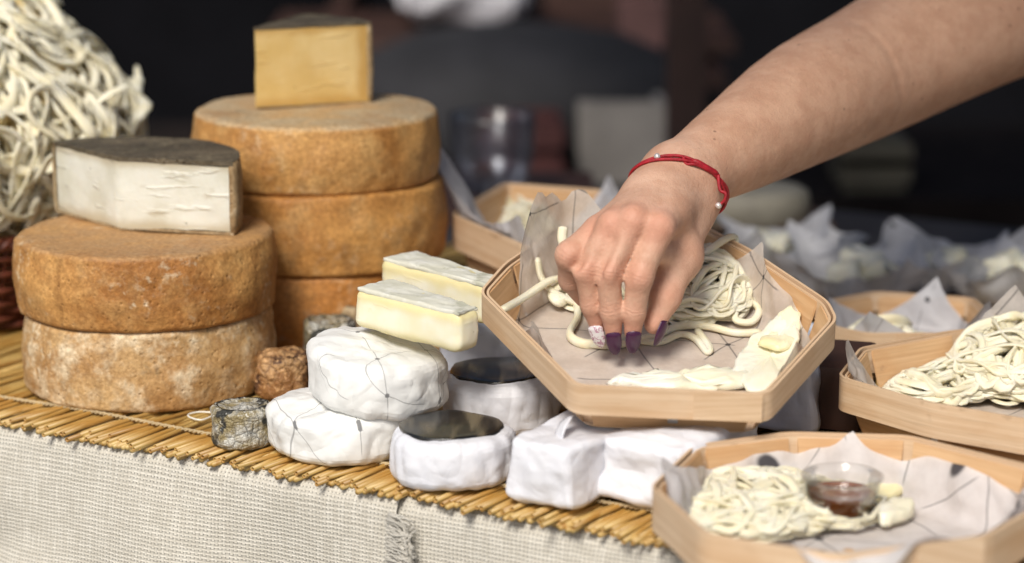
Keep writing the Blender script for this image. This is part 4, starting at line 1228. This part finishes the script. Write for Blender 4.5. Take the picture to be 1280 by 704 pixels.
# ------------------------------------------------------------------ the person: one continuous surface from a signed distance field
def seg(P, a, b, ra, rb):
    ba = b - a; pa = P - a
    h = np.clip(pa @ ba / (ba @ ba), 0, 1)
    return np.linalg.norm(pa - h[:, None] * ba, axis=1) - (ra + (rb - ra) * h)
def smin(a, b, k):
    h = np.maximum(k - np.abs(a - b), 0) / k
    return np.minimum(a, b) - h * h * k * .25
def chain(P, pts, rs, k=.004):
    d = None
    for i in range(len(pts) - 1):
        s = seg(P, pts[i], pts[i + 1], rs[i], rs[i + 1]); d = s if d is None else smin(d, s, k)
    return d
def sdf_mesh(f, lo, hi, h, nb=24, margin=.010):
    lo, hi = np.array(lo, float), np.array(hi, float)
    N = np.ceil((hi - lo) / h / nb).astype(int)
    keys, pos, quads = [], [], []
    S = 1 << 14
    loc = np.stack(np.meshgrid(*[np.arange(nb + 1)] * 3, indexing='ij'), -1).reshape(-1, 3)
    half = nb * h * math.sqrt(3) / 2
    cen = np.stack(np.meshgrid(*[np.arange(n) for n in N], indexing='ij'), -1).reshape(-1, 3)
    dc = f(lo + (cen + .5) * nb * h)
    for bi in cen[np.abs(dc) < half * 1.05 + margin]:
        g0 = bi * nb
        D = f(lo + (loc + g0) * h).reshape(nb + 1, nb + 1, nb + 1)
        if D.min() > 0 or D.max() < 0: continue
        acc = np.zeros((nb, nb, nb, 3)); cnt = np.zeros((nb, nb, nb))
        n_ = nb
        for ax in range(3):
            o1, o2 = [a for a in range(3) if a != ax]
            for u in (0, 1):
                for v in (0, 1):
                    sl = [slice(0, n_)] * 3; sl[o1] = slice(u, u + n_); sl[o2] = slice(v, v + n_)
                    s2 = list(sl); s2[ax] = slice(1, n_ + 1)
                    d0, d1 = D[tuple(sl)], D[tuple(s2)]
                    m = (d0 < 0) != (d1 < 0)
                    t = np.where(m, d0 / np.where(m, d0 - d1, 1), 0)
                    e = np.zeros(acc.shape); e[..., ax] = t; e[..., o1] = u; e[..., o2] = v
                    acc += e * m[..., None]; cnt += m
        act = np.argwhere(cnt > 0)
        p = acc[cnt > 0] / cnt[cnt > 0][:, None] + act
        gk = act + g0 + 1
        keys.append((gk[:, 0] * S + gk[:, 1]) * S + gk[:, 2]); pos.append(lo + (p + g0) * h)
        for ax in range(3):
            o1, o2 = (ax + 1) % 3, (ax + 2) % 3
            sl = [slice(0, n_)] * 3; s2 = list(sl); s2[ax] = slice(1, n_ + 1)
            d0, d1 = D[tuple(sl)], D[tuple(s2)]
            for m, flip in (((d0 < 0) & (d1 >= 0), False), ((d0 >= 0) & (d1 < 0), True)):
                e = np.argwhere(m) + g0 + 1
                if not len(e): continue
                def cell(a, b):
                    q = e.copy(); q[:, o1] -= a; q[:, o2] -= b
                    return (q[:, 0] * S + q[:, 1]) * S + q[:, 2]
                Q = np.stack([cell(1, 1), cell(0, 1), cell(0, 0), cell(1, 0)], 1)
                quads.append(Q[:, ::-1] if flip else Q)
    K = np.concatenate(keys); X = np.concatenate(pos)
    K, i = np.unique(K, return_index=True); X = X[i]
    Q = np.concatenate(quads); ix = np.searchsorted(K, Q); ix[ix >= len(K)] = 0
    ok = (K[ix] == Q).all(1)
    return X, ix[ok]
def relax(X, F, it):
    e = np.concatenate([F[:, [0, 1]], F[:, [1, 2]], F[:, [2, 3]], F[:, [3, 0]]])
    n = len(X); c = np.bincount(e.ravel(), minlength=n)[:, None]
    for _ in range(it):
        s = np.stack([np.bincount(e[:, 0], X[e[:, 1], k], n) + np.bincount(e[:, 1], X[e[:, 0], k], n) for k in range(3)], 1)
        X = .5 * X + .5 * s / np.maximum(c, 1)
    return X

# joints (photograph point, world depth)
J = {k: at(*v) for k, v in dict(
    wr=(852, 222, 1.522), wr_u=(842, 222, 1.522), wr_r=(862, 238, 1.522),
    f1=(922, 181, 1.578), f2=(1002, 131, 1.648), el=(1088, 88, 1.720), up=(1232, 12, 1.800), sh=(1440, -75, 1.920),
    mA=(748, 288, 1.466), pA=(713, 319, 1.454), dA=(713, 350, 1.466), tA=(730, 374, 1.482),
    mB=(766, 281, 1.453), pB=(732, 338, 1.446), dB=(739, 382, 1.450), tB=(747, 408, 1.454),
    mC=(792, 275, 1.447), pC=(761, 340, 1.439), dC=(764, 390, 1.443), tC=(767, 417, 1.447),
    mD=(824, 284, 1.446), pD=(799, 346, 1.438), dD=(793, 390, 1.442), tD=(791, 415, 1.446),
    cE=(860, 268, 1.510), mE=(850, 320, 1.478), iE=(832, 371, 1.460), tE=(818, 405, 1.454)).items()}
view = lambda p: (EYE - p) / np.linalg.norm(EYE - p)
FING = {'A': ([.0092, .0088, .0074, .0058]), 'B': ([.0088, .0075, .0066, .0052]), 'C': ([.0090, .0078, .0068, .0053]), 'D': ([.0095, .0082, .0071, .0056])}
AP = spline([np.append(J[k], r) for k, r in (('wr', .0225), ('f1', .0325), ('f2', .0425), ('el', .0480), ('up', .0570), ('sh', .066))], 15)
def skin_f(P):
    arm = None
    for i in range(len(AP) - 1):
        s = seg(P, AP[i, :3], AP[i + 1, :3], AP[i, 3], AP[i + 1, 3]); arm = s if arm is None else np.minimum(arm, s)
    arm = smin(arm, chain(P, [J['wr_u'], J['wr_r']], [.0205, .0205]), .010)
    palm = None
    for k, w, r0, r1 in (('A', 'wr_u', .0150, .0088), ('B', 'wr_u', .0155, .0092), ('C', 'wr', .0165, .0094), ('D', 'wr_r', .0155, .0097)):
        s = seg(P, J[w], J['m' + k], r0, r1); palm = s if palm is None else smin(palm, s, .007)
    th = chain(P, [J['wr_r'], J['cE'], J['mE']], [.0155, .0150, .0122], .008)
    palm = smin(palm, th, .010)
    palm = smin(palm, seg(P, J['mD'] * .7 + J['wr_r'] * .3 - view(J['mD']) * .006, J['mE'], .0095, .0095), .012)
    palm = smin(palm, seg(P, (J['mD'] + J['pD']) / 2 - view(J['mD']) * .008, J['mE'], .0070, .0085), .008)
    # heel of the hand, away from the viewer
    q = (J['wr'] + J['mC']) / 2 - view(J['mC']) * .014
    palm = smin(palm, np.linalg.norm(P - q, axis=1) - .020, .012)
    # knuckles and tendons
    for k in 'ABCD':
        kn = J['m' + k] + view(J['m' + k]) * .0034
        palm = smin(palm, np.linalg.norm(P - kn, axis=1) - .0050, .006)
        palm = smin(palm, seg(P, J['wr'] * .45 + J['m' + k] * .55 + view(J['wr']) * .0135, kn, .0022, .0030), .006)
    hand = smin(palm, arm, .012)
    d = hand
    for k in 'ABCD':
        m, p, dd, t = (J[x + k] for x in 'mpdt'); r = FING[k]
        f = chain(P, [m, p, dd, t], r, .003)
        f = smin(f, np.linalg.norm(P - (p + view(p) * .0004), axis=1) - r[1] * .96, .004)
        d = np.minimum(d, smin(hand, f, .0035))
    f = chain(P, [J['mE'], J['iE'], J['tE']], [.0122, .0096, .0068], .004)
    d = np.minimum(d, smin(hand, f, .008))
    # grooves where neighbouring fingers meet
    for a, b in ('AB', 'BC', 'CD'):
        m0, m1 = (J['m' + a] + J['m' + b]) / 2, (J['p' + a] + J['p' + b]) / 2
        q_ = .85 if a == 'A' else .40
        s = seg(P, m0 * (1 - q_) + m1 * q_ + view(m0) * .0092, m1 * .9 + (J['d' + a] + J['d' + b]) / 2 * .1 + view(m1) * .0075, .0016, .0028)
        d = -smin(-d, s, .006)
    # hollows between the knuckles, the crease inside the elbow, tendon lines at the wrist
    return d
lo = np.min([J[k] for k in J], 0) - .07; hi = np.max([J[k] for k in J], 0) + .07
# torso and legs
TS = dict(ch=J['sh'] + np.array([.13, .10, -.10]), nk=J['sh'] + np.array([.13, .05, .08]), hp=J['sh'] + np.array([.12, .27, -.42]))
X, F = sdf_mesh(skin_f, lo, np.minimum(hi, J['sh'] + .07), .00125)
X = relax(X, F, 7)
hw_ = np.clip(1 - (np.linalg.norm(X - J['mC'], axis=1) - .075) / .04, 0, 1)[:, None]
X = X * hw_ + relax(X, F, 60) * (1 - hw_)
# attributes: blush near the joints, crease lines over the finger joints and elbow
blush = np.zeros(len(X)); cre = np.zeros(len(X)); crm = np.zeros(len(X))
for k in 'ABCD':
    for j, w, a in (('m', .014, .6), ('p', .010, .5), ('t', .012, .6), ('d', .008, .3)):
        blush = np.maximum(blush, a * np.exp(-(np.linalg.norm(X - (J[j + k] + view(J[j + k]) * .006), axis=1) / w) ** 2))
    for j, pr, w in (('p', 'm', .0036), ('d', 'p', .0020)):
        ax = J[j + k] - J[pr + k]; nx = 't' if j == 'd' else 'd'
        ax = ax / np.linalg.norm(ax) + (J[nx + k] - J[j + k]) / np.linalg.norm(J[nx + k] - J[j + k]); ax /= np.linalg.norm(ax)
        q = X - (J[j + k] + view(J[j + k]) * .006); t = q @ ax
        msk = np.exp(-(t / w) ** 2) * (np.linalg.norm(q, axis=1) < .013)
        up_ = msk > crm; cre = np.where(up_, t, cre); crm = np.maximum(crm, msk)
for j, w, a in (('mE', .014, .5), ('iE', .012, .6), ('tE', .012, .6)):
    blush = np.maximum(blush, a * np.exp(-(np.linalg.norm(X - J[j], axis=1) / w) ** 2))
hand_w = np.clip(1 - (np.linalg.norm(X - J['mC'], axis=1) - .07) / .05, 0, 1)
q = X - (J['el'] + view(J['el']) * .03 + np.array([-.006, 0, 0])); ax = (J['up'] - J['el']); ax /= np.linalg.norm(ax); t = q @ ax
X = X - (view(J['el']) * .0030)[None] * (np.exp(-(t / .0045) ** 2) * np.clip(1 - np.linalg.norm(q, axis=1) / .055, 0, 1))[:, None]
g = G('skin'); v = g.co()
n1 = g.noise(v, 42, 5, .65); n2 = g.noise(v, 160, 4, .6)
bl = g.n("Attribute", attribute_name="blush").outputs["Fac"]; hw = g.n("Attribute", attribute_name="hand_weight").outputs["Fac"]
base = g.mix(g.ss(n1, .35, .65), (.52, .295, .19), (.62, .375, .25))
hc_ = g.mix(g.ss(n1, .35, .65), (.55, .315, .21), (.65, .41, .29))
base = g.mix(hw, base, hc_)
base = g.mix(g.math('MULTIPLY', g.ss(n2, .4, .7), .18), base, (.45, .20, .13))
base = g.mix(g.math('MULTIPLY', bl, g.ss(n1, .2, .6, .55, .9)), base, (.60, .235, .155))
fv = g.vor(v, 95); fs_ = g.math('MULTIPLY', g.ss(fv, .125, .06), g.ss(g.noise(g.map(v, loc=(4, 2, 1)), 30, 1), .50, .54))
base = g.mix(g.math('MULTIPLY', fs_, g.math('SUBTRACT', .85, hw, clamp=True)), base, (.14, .06, .035))
cr_ = g.n("Attribute", attribute_name="crease").outputs["Fac"]; cm_ = g.n("Attribute", attribute_name="crease_mask").outputs["Fac"]
cw = g.math('MULTIPLY', g.math('SINE', g.math('ADD', g.math('MULTIPLY', cr_, 2600), g.math('MULTIPLY', n2, 9))), g.math('MULTIPLY', cm_, g.ss(n1, .3, .6, .02, .2)))
pores = g.vor(v, 900); lines = g.noise(g.map(v, (1, 1, 1)), 420, 3, .6, 1.0)
h = g.math('ADD', g.math('MULTIPLY', cw, .9), g.math('ADD', g.math('MULTIPLY', g.ss(pores, 0, .5), .22), g.math('ADD', g.math('MULTIPLY', lines, .8), g.math('MULTIPLY', n2, .8))))
M['skin'] = g.p(Base_Color=base, Roughness=g.ss(n2, .3, .7, .45, .62), Specular_IOR_Level=.35, Subsurface_Weight=.06, Subsurface_Radius=(1, .35, .2), Subsurface_Scale=.006,
                Normal=g.bump(h, .6, .0009))
person = thing('person', 'person in a navy apron reaching a bare arm with dark purple nails into the tray', 'person', (TS['hp'][0], TS['hp'][1], ZG))
mk('body', X, F, M['skin'], person, attrs=dict(blush=blush, hand_weight=hand_w, crease=cre, crease_mask=crm))
def cloth_f(P):
    d = chain(P, [TS['nk'], TS['ch'], TS['hp']], [.075, .150, .165], .06)
    d = smin(d, seg(P, J['sh'], TS['ch'], .085, .13), .06)
    q = TS['hp']
    for s in (-1, 1):
        d = smin(d, seg(P, q + np.array([.02 * s, .09 * s, -.05]), np.array([q[0] + .05, q[1] + .10 * s, ZG + .02]), .105, .065), .05)
    return d + .004 * np.sin(P[:, 2] * 60 + P[:, 0] * 35) * np.sin(P[:, 1] * 25 + P[:, 2] * 14)
lo2 = np.array([J['sh'][0] - .2, J['sh'][1] - .25, ZG - .05]); hi2 = np.array([TS['ch'][0] + .3, TS['hp'][1] + .35, J['sh'][2] + .25])
X2, F2 = sdf_mesh(cloth_f, lo2, hi2, .009, nb=16, margin=.05)
mk('clothing', relax(X2, F2, 2), F2, plain('navy_cotton', (.018, .027, .052), .85, .2, 40, .3), person)

# fingernails: long, almond shaped, curved over the fingertip
g = G('purple_polish'); v = g.co(); sp = g.vor(v, 1400)
M['purple_polish'] = g.p(Base_Color=g.mix(g.ss(sp, .1, .4), (.075, .014, .06), (.050, .009, .042)), Roughness=.3, Coat_Weight=.25, Coat_Roughness=.05)
g = G('pale_polish'); v = g.co(); sp = g.noise(v, 330, 3, .6, 1.5)
M['pale_polish'] = g.p(Base_Color=g.mix(g.ss(sp, .44, .52), (.50, .27, .36), (.80, .77, .77)), Roughness=.16, Coat_Weight=.7, Coat_Roughness=.05)
def nail(k, n_dir, m, L=.0172, w=.0041, label=None, back=.0040):
    d0, t0 = J[('i' if k == 'E' else 'd') + k], J['t' + k]; r = (FING[k][3] if k in FING else .0068)
    t = t0 - d0; t /= np.linalg.norm(t)
    n = n_dir - t * np.dot(n_dir, t); n /= np.linalg.norm(n); b = np.cross(t, n)
    V, F = [], []
    nu, nv = 13, 18
    for j in range(nv + 1):
        f = j / nv
        wid = w * (min(1, (f / .10) ** .5) * (1 if f < .38 else max(.0, 1 - ((f - .38) / .62) ** 1.9) ** .75) + .02)
        for i in range(nu + 1):
            u = -1 + 2 * i / nu; x = u * wid
            an = x / (r * 1.02)
            rr_ = r * 1.06 + .0010 + (-.0009 if f < .06 else 0)
            arch = -.0016 * max(0, f - .35) ** 2 * 4
            V.append(t0 + t * (-back + L * f) + b * rr_ * math.sin(an) * 1.0 + n * (rr_ * math.cos(an) + arch))
    W = nu + 1
    F = [(j * W + i, j * W + i + 1, (j + 1) * W + i + 1, (j + 1) * W + i) for j in range(nv) for i in range(nu)]
    o = mk('fingernail', V, F, m, person)
    s = o.modifiers.new('thickness', 'SOLIDIFY'); s.thickness = .0006; s.offset = 0
    if label: o['label'] = label
vB, vC, vD = (view(J['t' + k]) for k in 'BCD')
down = np.array([0, 0, -1.0])
nail('B', vB + np.array([-.35, 0, 0]), M['pale_polish'], label='pale pink and white marbled fingernail')
nail('C', vC + np.array([-.05, 0, 0]), M['purple_polish'])
nail('D', vD + np.array([.12, 0, 0]), M['purple_polish'])
nail('E', np.array([1.0, -.55, .1]), M['purple_polish'], w=.0046)

# ------------------------------------------------------------------ bracelet: red cord round the wrist
cw_ = at(850, 234, 1.516)
pl, pr_, ptp, pbt = at(797, 238, 1.515), at(893, 240, 1.510), at(855, 207, 1.498), at(886, 272, 1.520)
ax = J['f1'] - (J['mB'] + J['mC']) / 2; ax /= np.linalg.norm(ax)
e1 = pr_ - pl; e1 /= np.linalg.norm(e1)
nrm_ = np.cross(e1, (ptp - (pl + pr_) / 2)); nrm_ /= np.linalg.norm(nrm_); e2 = np.cross(nrm_, e1)
def ring_pt(an, lift, sh=0.0):
    d = (math.cos(an) * e1 + math.sin(an) * e2); lo_, hi_ = 0.0, .09
    o = cw_ + nrm_ * sh
    for _ in range(26):
        md = (lo_ + hi_) / 2
        if skin_f((o + d * md)[None])[0] < lift: lo_ = md
        else: hi_ = md
    return o + d * lo_
br_ = thing('bracelet', 'thin red cord bracelet with two silver beads tied round the wrist', 'bracelet', tuple(cw_))
M['red_cord'] = plain('red_cord', (.36, .008, .018), .5, .25, 300, .4)
AN = np.linspace(0, 2 * math.pi, 80, endpoint=False)
for sh, lf in ((0, .0011), (.0020, .0012)):
    P = np.array([ring_pt(a, lf, sh + .0013 * math.sin(3 * a + sh * 900)) for a in AN])
    for _ in range(2): P = (np.roll(P, 1, 0) + 2 * P + np.roll(P, -1, 0)) / 4
    a, b, u = sweep(P, .00105, sides=8, closed=True); mk('cord', a, b, M['red_cord'], br_, uv=u)
def near_ring(px, py):
    d = ray(px, py); d = d / np.linalg.norm(d)
    best = min(AN, key=lambda a: np.linalg.norm(np.cross(ring_pt(a, .0015) - EYE, d)) + (0 if np.dot(ring_pt(a, .0015) - cw_, EYE - cw_) > 0 else 9))
    return ring_pt(best, .0016)
k0, k1 = near_ring(862, 210), near_ring(888, 228)
cordpts = lambda *p: spline(p, 24)
mid = (k0 + k1) / 2 + view(k0) * .0012
a, b, u = sweep(spline([k0, mid, k1], 14), .0021, sides=9, taper=.2); mk('knot', a, b, M['red_cord'], br_, uv=u)
p0 = near_ring(850, 212); lp = [p0, at(858, 205, p0[1] - .001), at(870, 206, p0[1] - .001), k1 + view(k1) * .001]
a, b, u = sweep(spline(lp, 20), .0010, sides=8); mk('cord', a, b, M['red_cord'], br_, uv=u)
y_ = k1[1] - .004
lp = [k1 + view(k1) * .001, at(900, 237, y_), at(907, 242, y_ - .001), at(906, 250, y_ - .001), at(900, 256, y_)]
a, b, u = sweep(spline(lp, 24), .0011, sides=8); mk('cord', a, b, M['red_cord'], br_, uv=u)
M['silver_bead'] = plain('silver_bead', (.80, .74, .72), .2, .05, 200, .05, Metallic=.55)
def ball(c, r, name, m, parent):
    vs, fs = lathe([(max(1e-5, r * math.sin(math.pi * k / 12)), -r * math.cos(math.pi * k / 12)) for k in range(13)], 18)
    mk(name, np.array(vs) + c, fs, m, parent)
ball(near_ring(826, 218) + view(k0) * .0012, .0021, 'bead', M['silver_bead'], br_)
ball(at(898, 257, y_ - .001), .0021, 'bead', M['silver_bead'], br_)

# ------------------------------------------------------------------ the dark inside of the stall behind, far out of focus
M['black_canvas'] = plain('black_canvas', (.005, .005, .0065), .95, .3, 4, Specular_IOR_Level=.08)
tent = thing('stall_tent', 'black canvas market stall behind the table, dark inside', 'tent', (0, 4.0, ZG))
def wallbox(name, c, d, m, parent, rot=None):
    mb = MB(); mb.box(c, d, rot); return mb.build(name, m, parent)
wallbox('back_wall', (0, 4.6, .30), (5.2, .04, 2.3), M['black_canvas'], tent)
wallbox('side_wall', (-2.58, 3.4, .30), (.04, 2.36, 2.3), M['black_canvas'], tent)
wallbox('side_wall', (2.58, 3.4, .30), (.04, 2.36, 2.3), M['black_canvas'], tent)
wallbox('unseen_shade_panel', (1.10, 1.50, 1.49), (3.00, 1.85, .04), M['black_canvas'], tent)  # out-of-view panel added to shade the back right of the table
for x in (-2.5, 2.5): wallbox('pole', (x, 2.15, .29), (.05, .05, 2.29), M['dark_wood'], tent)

def bbox_px(x0, y0, x1, y1, Y):
    a, b = at(x0, y1, Y), at(x1, y0, Y)
    return (a[0] + b[0]) / 2, (b[0] - a[0]), a[2], b[2]
def crate(label, x0, y0, x1, y1, Y, col, dep=.25, name='crate', cat='crate', r=.02, zfloor=None):
    xc, w, z0, z1 = bbox_px(x0, y0, x1, y1, Y)
    if zfloor is not None: z0 = zfloor
    m = plain(name + '_paint', col, .6, .2, 10)
    th = thing(name, label, cat, (xc, Y + dep / 2, z0))
    h = z1 - z0
    mb = MB()
    for (c, d) in (((0, -dep / 2 + .006, h / 2), (w, .012, h)), ((0, dep / 2 - .006, h / 2), (w, .012, h)), ((-w / 2 + .006, 0, h / 2 - .001), (.012, dep - .024, h - .002)), ((w / 2 - .006, 0, h / 2 - .001), (.012, dep - .024, h - .002)), ((0, 0, .008), (w - .024, dep - .024, .012))): mb.box(c, d)
    mb.build('panel', m, th, local=True)
    mb = MB(); mb.box((0, -dep / 2 - .006, h - .02), (w + .01, .011, .03)); mb.box((0, -dep / 2 - .006, .03), (w + .01, .011, .03)); mb.build('rail', m, th, local=True) if h < .1 else None
    return th
# back counter that carries the far things
counter = thing('back_counter', 'dark wooden counter at the back of the stall', 'counter', (.3, 3.3, ZG))
zc = at(760, 240, 3.1)[2]
M['counter_wood'] = plain('counter_wood', (.014, .010, .009), .8, .3, 12, Specular_IOR_Level=.15)  # counter wood, darker and duller than the other dark wood
wallbox('counter_top', (.3, 3.35, zc - .02), (3.2, .6, .04), M['counter_wood'], counter)
for x in (-1.2, 1.8): wallbox('counter_side', (x, 3.35, (ZG + zc - .04) / 2), (.04, .56, zc - .04 - ZG), M['counter_wood'], counter)
wallbox('counter_front', (.3, 3.10, (ZG + zc - .04) / 2), (2.9, .03, zc - .04 - ZG), M['counter_wood'], counter)
crate('pale grey crate standing on the back counter, far out of focus', 722, 128, 832, 240, 3.15, (.30, .275, .25), .2, zfloor=zc)
# a shelf with a white sack of flour above, a rounded dark machine cover below it
zs = at(600, 40, 3.62)[2]
shelf = thing('wall_shelf', 'dark shelf board high on the back wall of the stall', 'shelf', (-.1, 3.75, zs))
wallbox('shelf_board', (-.02, 3.72, zs - .012), (.7, .36, .02), M['dark_wood'], shelf)
for x in (-.3, .26): wallbox('bracket', (x, 4.2, zs - .05), (.03, .76, .05), M['dark_wood'], shelf)
xc, w, z0, z1 = bbox_px(492, -70, 662, 36, 3.6)
parcel_brick('big whitish sack lying on the shelf at the top of the picture', (xc, 3.72, zs), (w, .24, z1 - z0), 0, plain('sack', (.70, .69, .73), .8), 41, amp=.012, r=.05, name='sack', cat='sack', group='things at the back of the stall', n=14)
vs, fs = lathe([(.26, 0), (.262, .10), (.25, .20), (.215, .27), (.15, .325), (.07, .35), (.02, .355)], 48)
p = at(650, 235, 3.3)
o = mk('machine_cover', [(x * 1.0 , y * .75, z * .53) for x, y, z in [(v[0] + .01 * nz(v, 8, 3), v[1] + .01 * nz(v, 8, 5), v[2]) for v in vs]], fs, plain('charcoal_cloth', (.018, .0175, .020), .8, .3, 9), origin=None)
o.location = (p[0], 3.36, zc); tag(o, 'charcoal cloth cover over a round machine on the back counter', 'cover')
crate('brownish red crate of vegetables half hidden in the dark on the counter', 600, 150, 700, 225, 3.08, (.07, .02, .018), .1, zfloor=zc)
post = thing('tent_post', 'dark brown wooden post inside the stall, left of the arm', 'post', (at(856, 200, 2.9)[0], 2.9, ZG))
xc, w, z0, z1 = bbox_px(832, 0, 882, 200, 2.9)
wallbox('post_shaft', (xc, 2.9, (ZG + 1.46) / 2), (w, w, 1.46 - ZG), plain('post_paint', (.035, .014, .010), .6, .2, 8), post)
wallbox('post_foot', (xc, 2.9, ZG + .03), (w * 2, w * 2, .06), M['dark_wood'], post)
crate('small dusky pink box on the counter beside the brown post', 775, 5, 830, 60, 3.4, (.20, .10, .09), .1, name='box', cat='box', zfloor=at(800, 95, 3.4)[2])
wallx = at(800, 95, 3.4)
sh2 = thing('wall_shelf', 'short dark shelf beside the brown post in the stall', 'shelf', (wallx[0], 3.5, wallx[2] - .01)); wallbox('shelf_board', (wallx[0], 4.0, wallx[2] - .012), (.25, 1.16, .02), M['dark_wood'], sh2)
crate('dull olive crate low behind the arm, far out of focus', 1055, 175, 1135, 245, 3.1, (.13, .115, .08), .15, zfloor=zc)
# glass bowl and a wooden stand nearer, behind the rear tray
p = at(615, 238, 2.3); zt = .0
g = G('blue_glass'); fr = g.n("Fresnel", {"IOR": 1.5}).outputs[0]; gl = g.n("BsdfGlossy", {"Roughness": .25}); tp = g.n("BsdfTransparent", {"Color": (.90, .92, .96, 1)})
x = g.n("MixShader", {0: g.math('ADD', g.math('MULTIPLY', fr, .5), .05)}); g.t.links.new(tp.outputs[0], x.inputs[1]); g.t.links.new(gl.outputs[0], x.inputs[2]); g.t.links.new(x.outputs[0], g.o.inputs[0])
vs, fs = lathe([(.020, 0), (.032, .004), (.040, .03), (.042, .07), (.043, .075), (.041, .074), (.0385, .03), (.030, .008)], 40)
zb = at(615, 240, 2.3)[2]
st = thing('wooden_stand', 'dark wooden block behind the rear tray carrying the glass', 'stand', (p[0], 2.32, ZG))
wallbox('stand_top', (p[0], 2.32, zb - .012), (.20, .20, .02), M['dark_wood'], st); wallbox('stand_leg', (p[0], 2.32, (ZG + zb - .022) / 2), (.10, .10, zb - .022 - ZG), M['dark_wood'], st)
o = mk('glass_tumbler', vs, fs, g.m); o.location = (p[0], 2.31, zb); tag(o, 'clear glass tumbler standing blurred behind the rear tray', 'glass')
# a big pale cheese on a board behind the wrist
p = at(955, 290, 2.15)
parcel_brick('dark wooden block behind the tilted tray carrying a pale cut cheese', (p[0], 2.2, .001), (.13, .10, at(955, 292, 2.15)[2] - .002), .1, plain('brown_board', (.15, .085, .05), .6, .3, 15), 51, amp=.0002, r=.003, name='wooden_block', cat='block', group='wooden boxes', n=8)
vs, fs = lathe([(.040, 0), (.046, .004), (.048, .02), (.046, .030), (.040, .034), (.02, .035)], 40)
o = mk('whole_cheese', [(v[0] * 1.1, v[1], v[2]) for v in vs], fs, plain('pale_rind', (.36, .33, .26), .6, .15, 30)); o.location = (p[0] - .005, 2.2, at(955, 292, 2.15)[2]); tag(o, 'small pale grey cheese on a block, blurred behind the wrist', 'cheese wheel')
wallbox_ = None
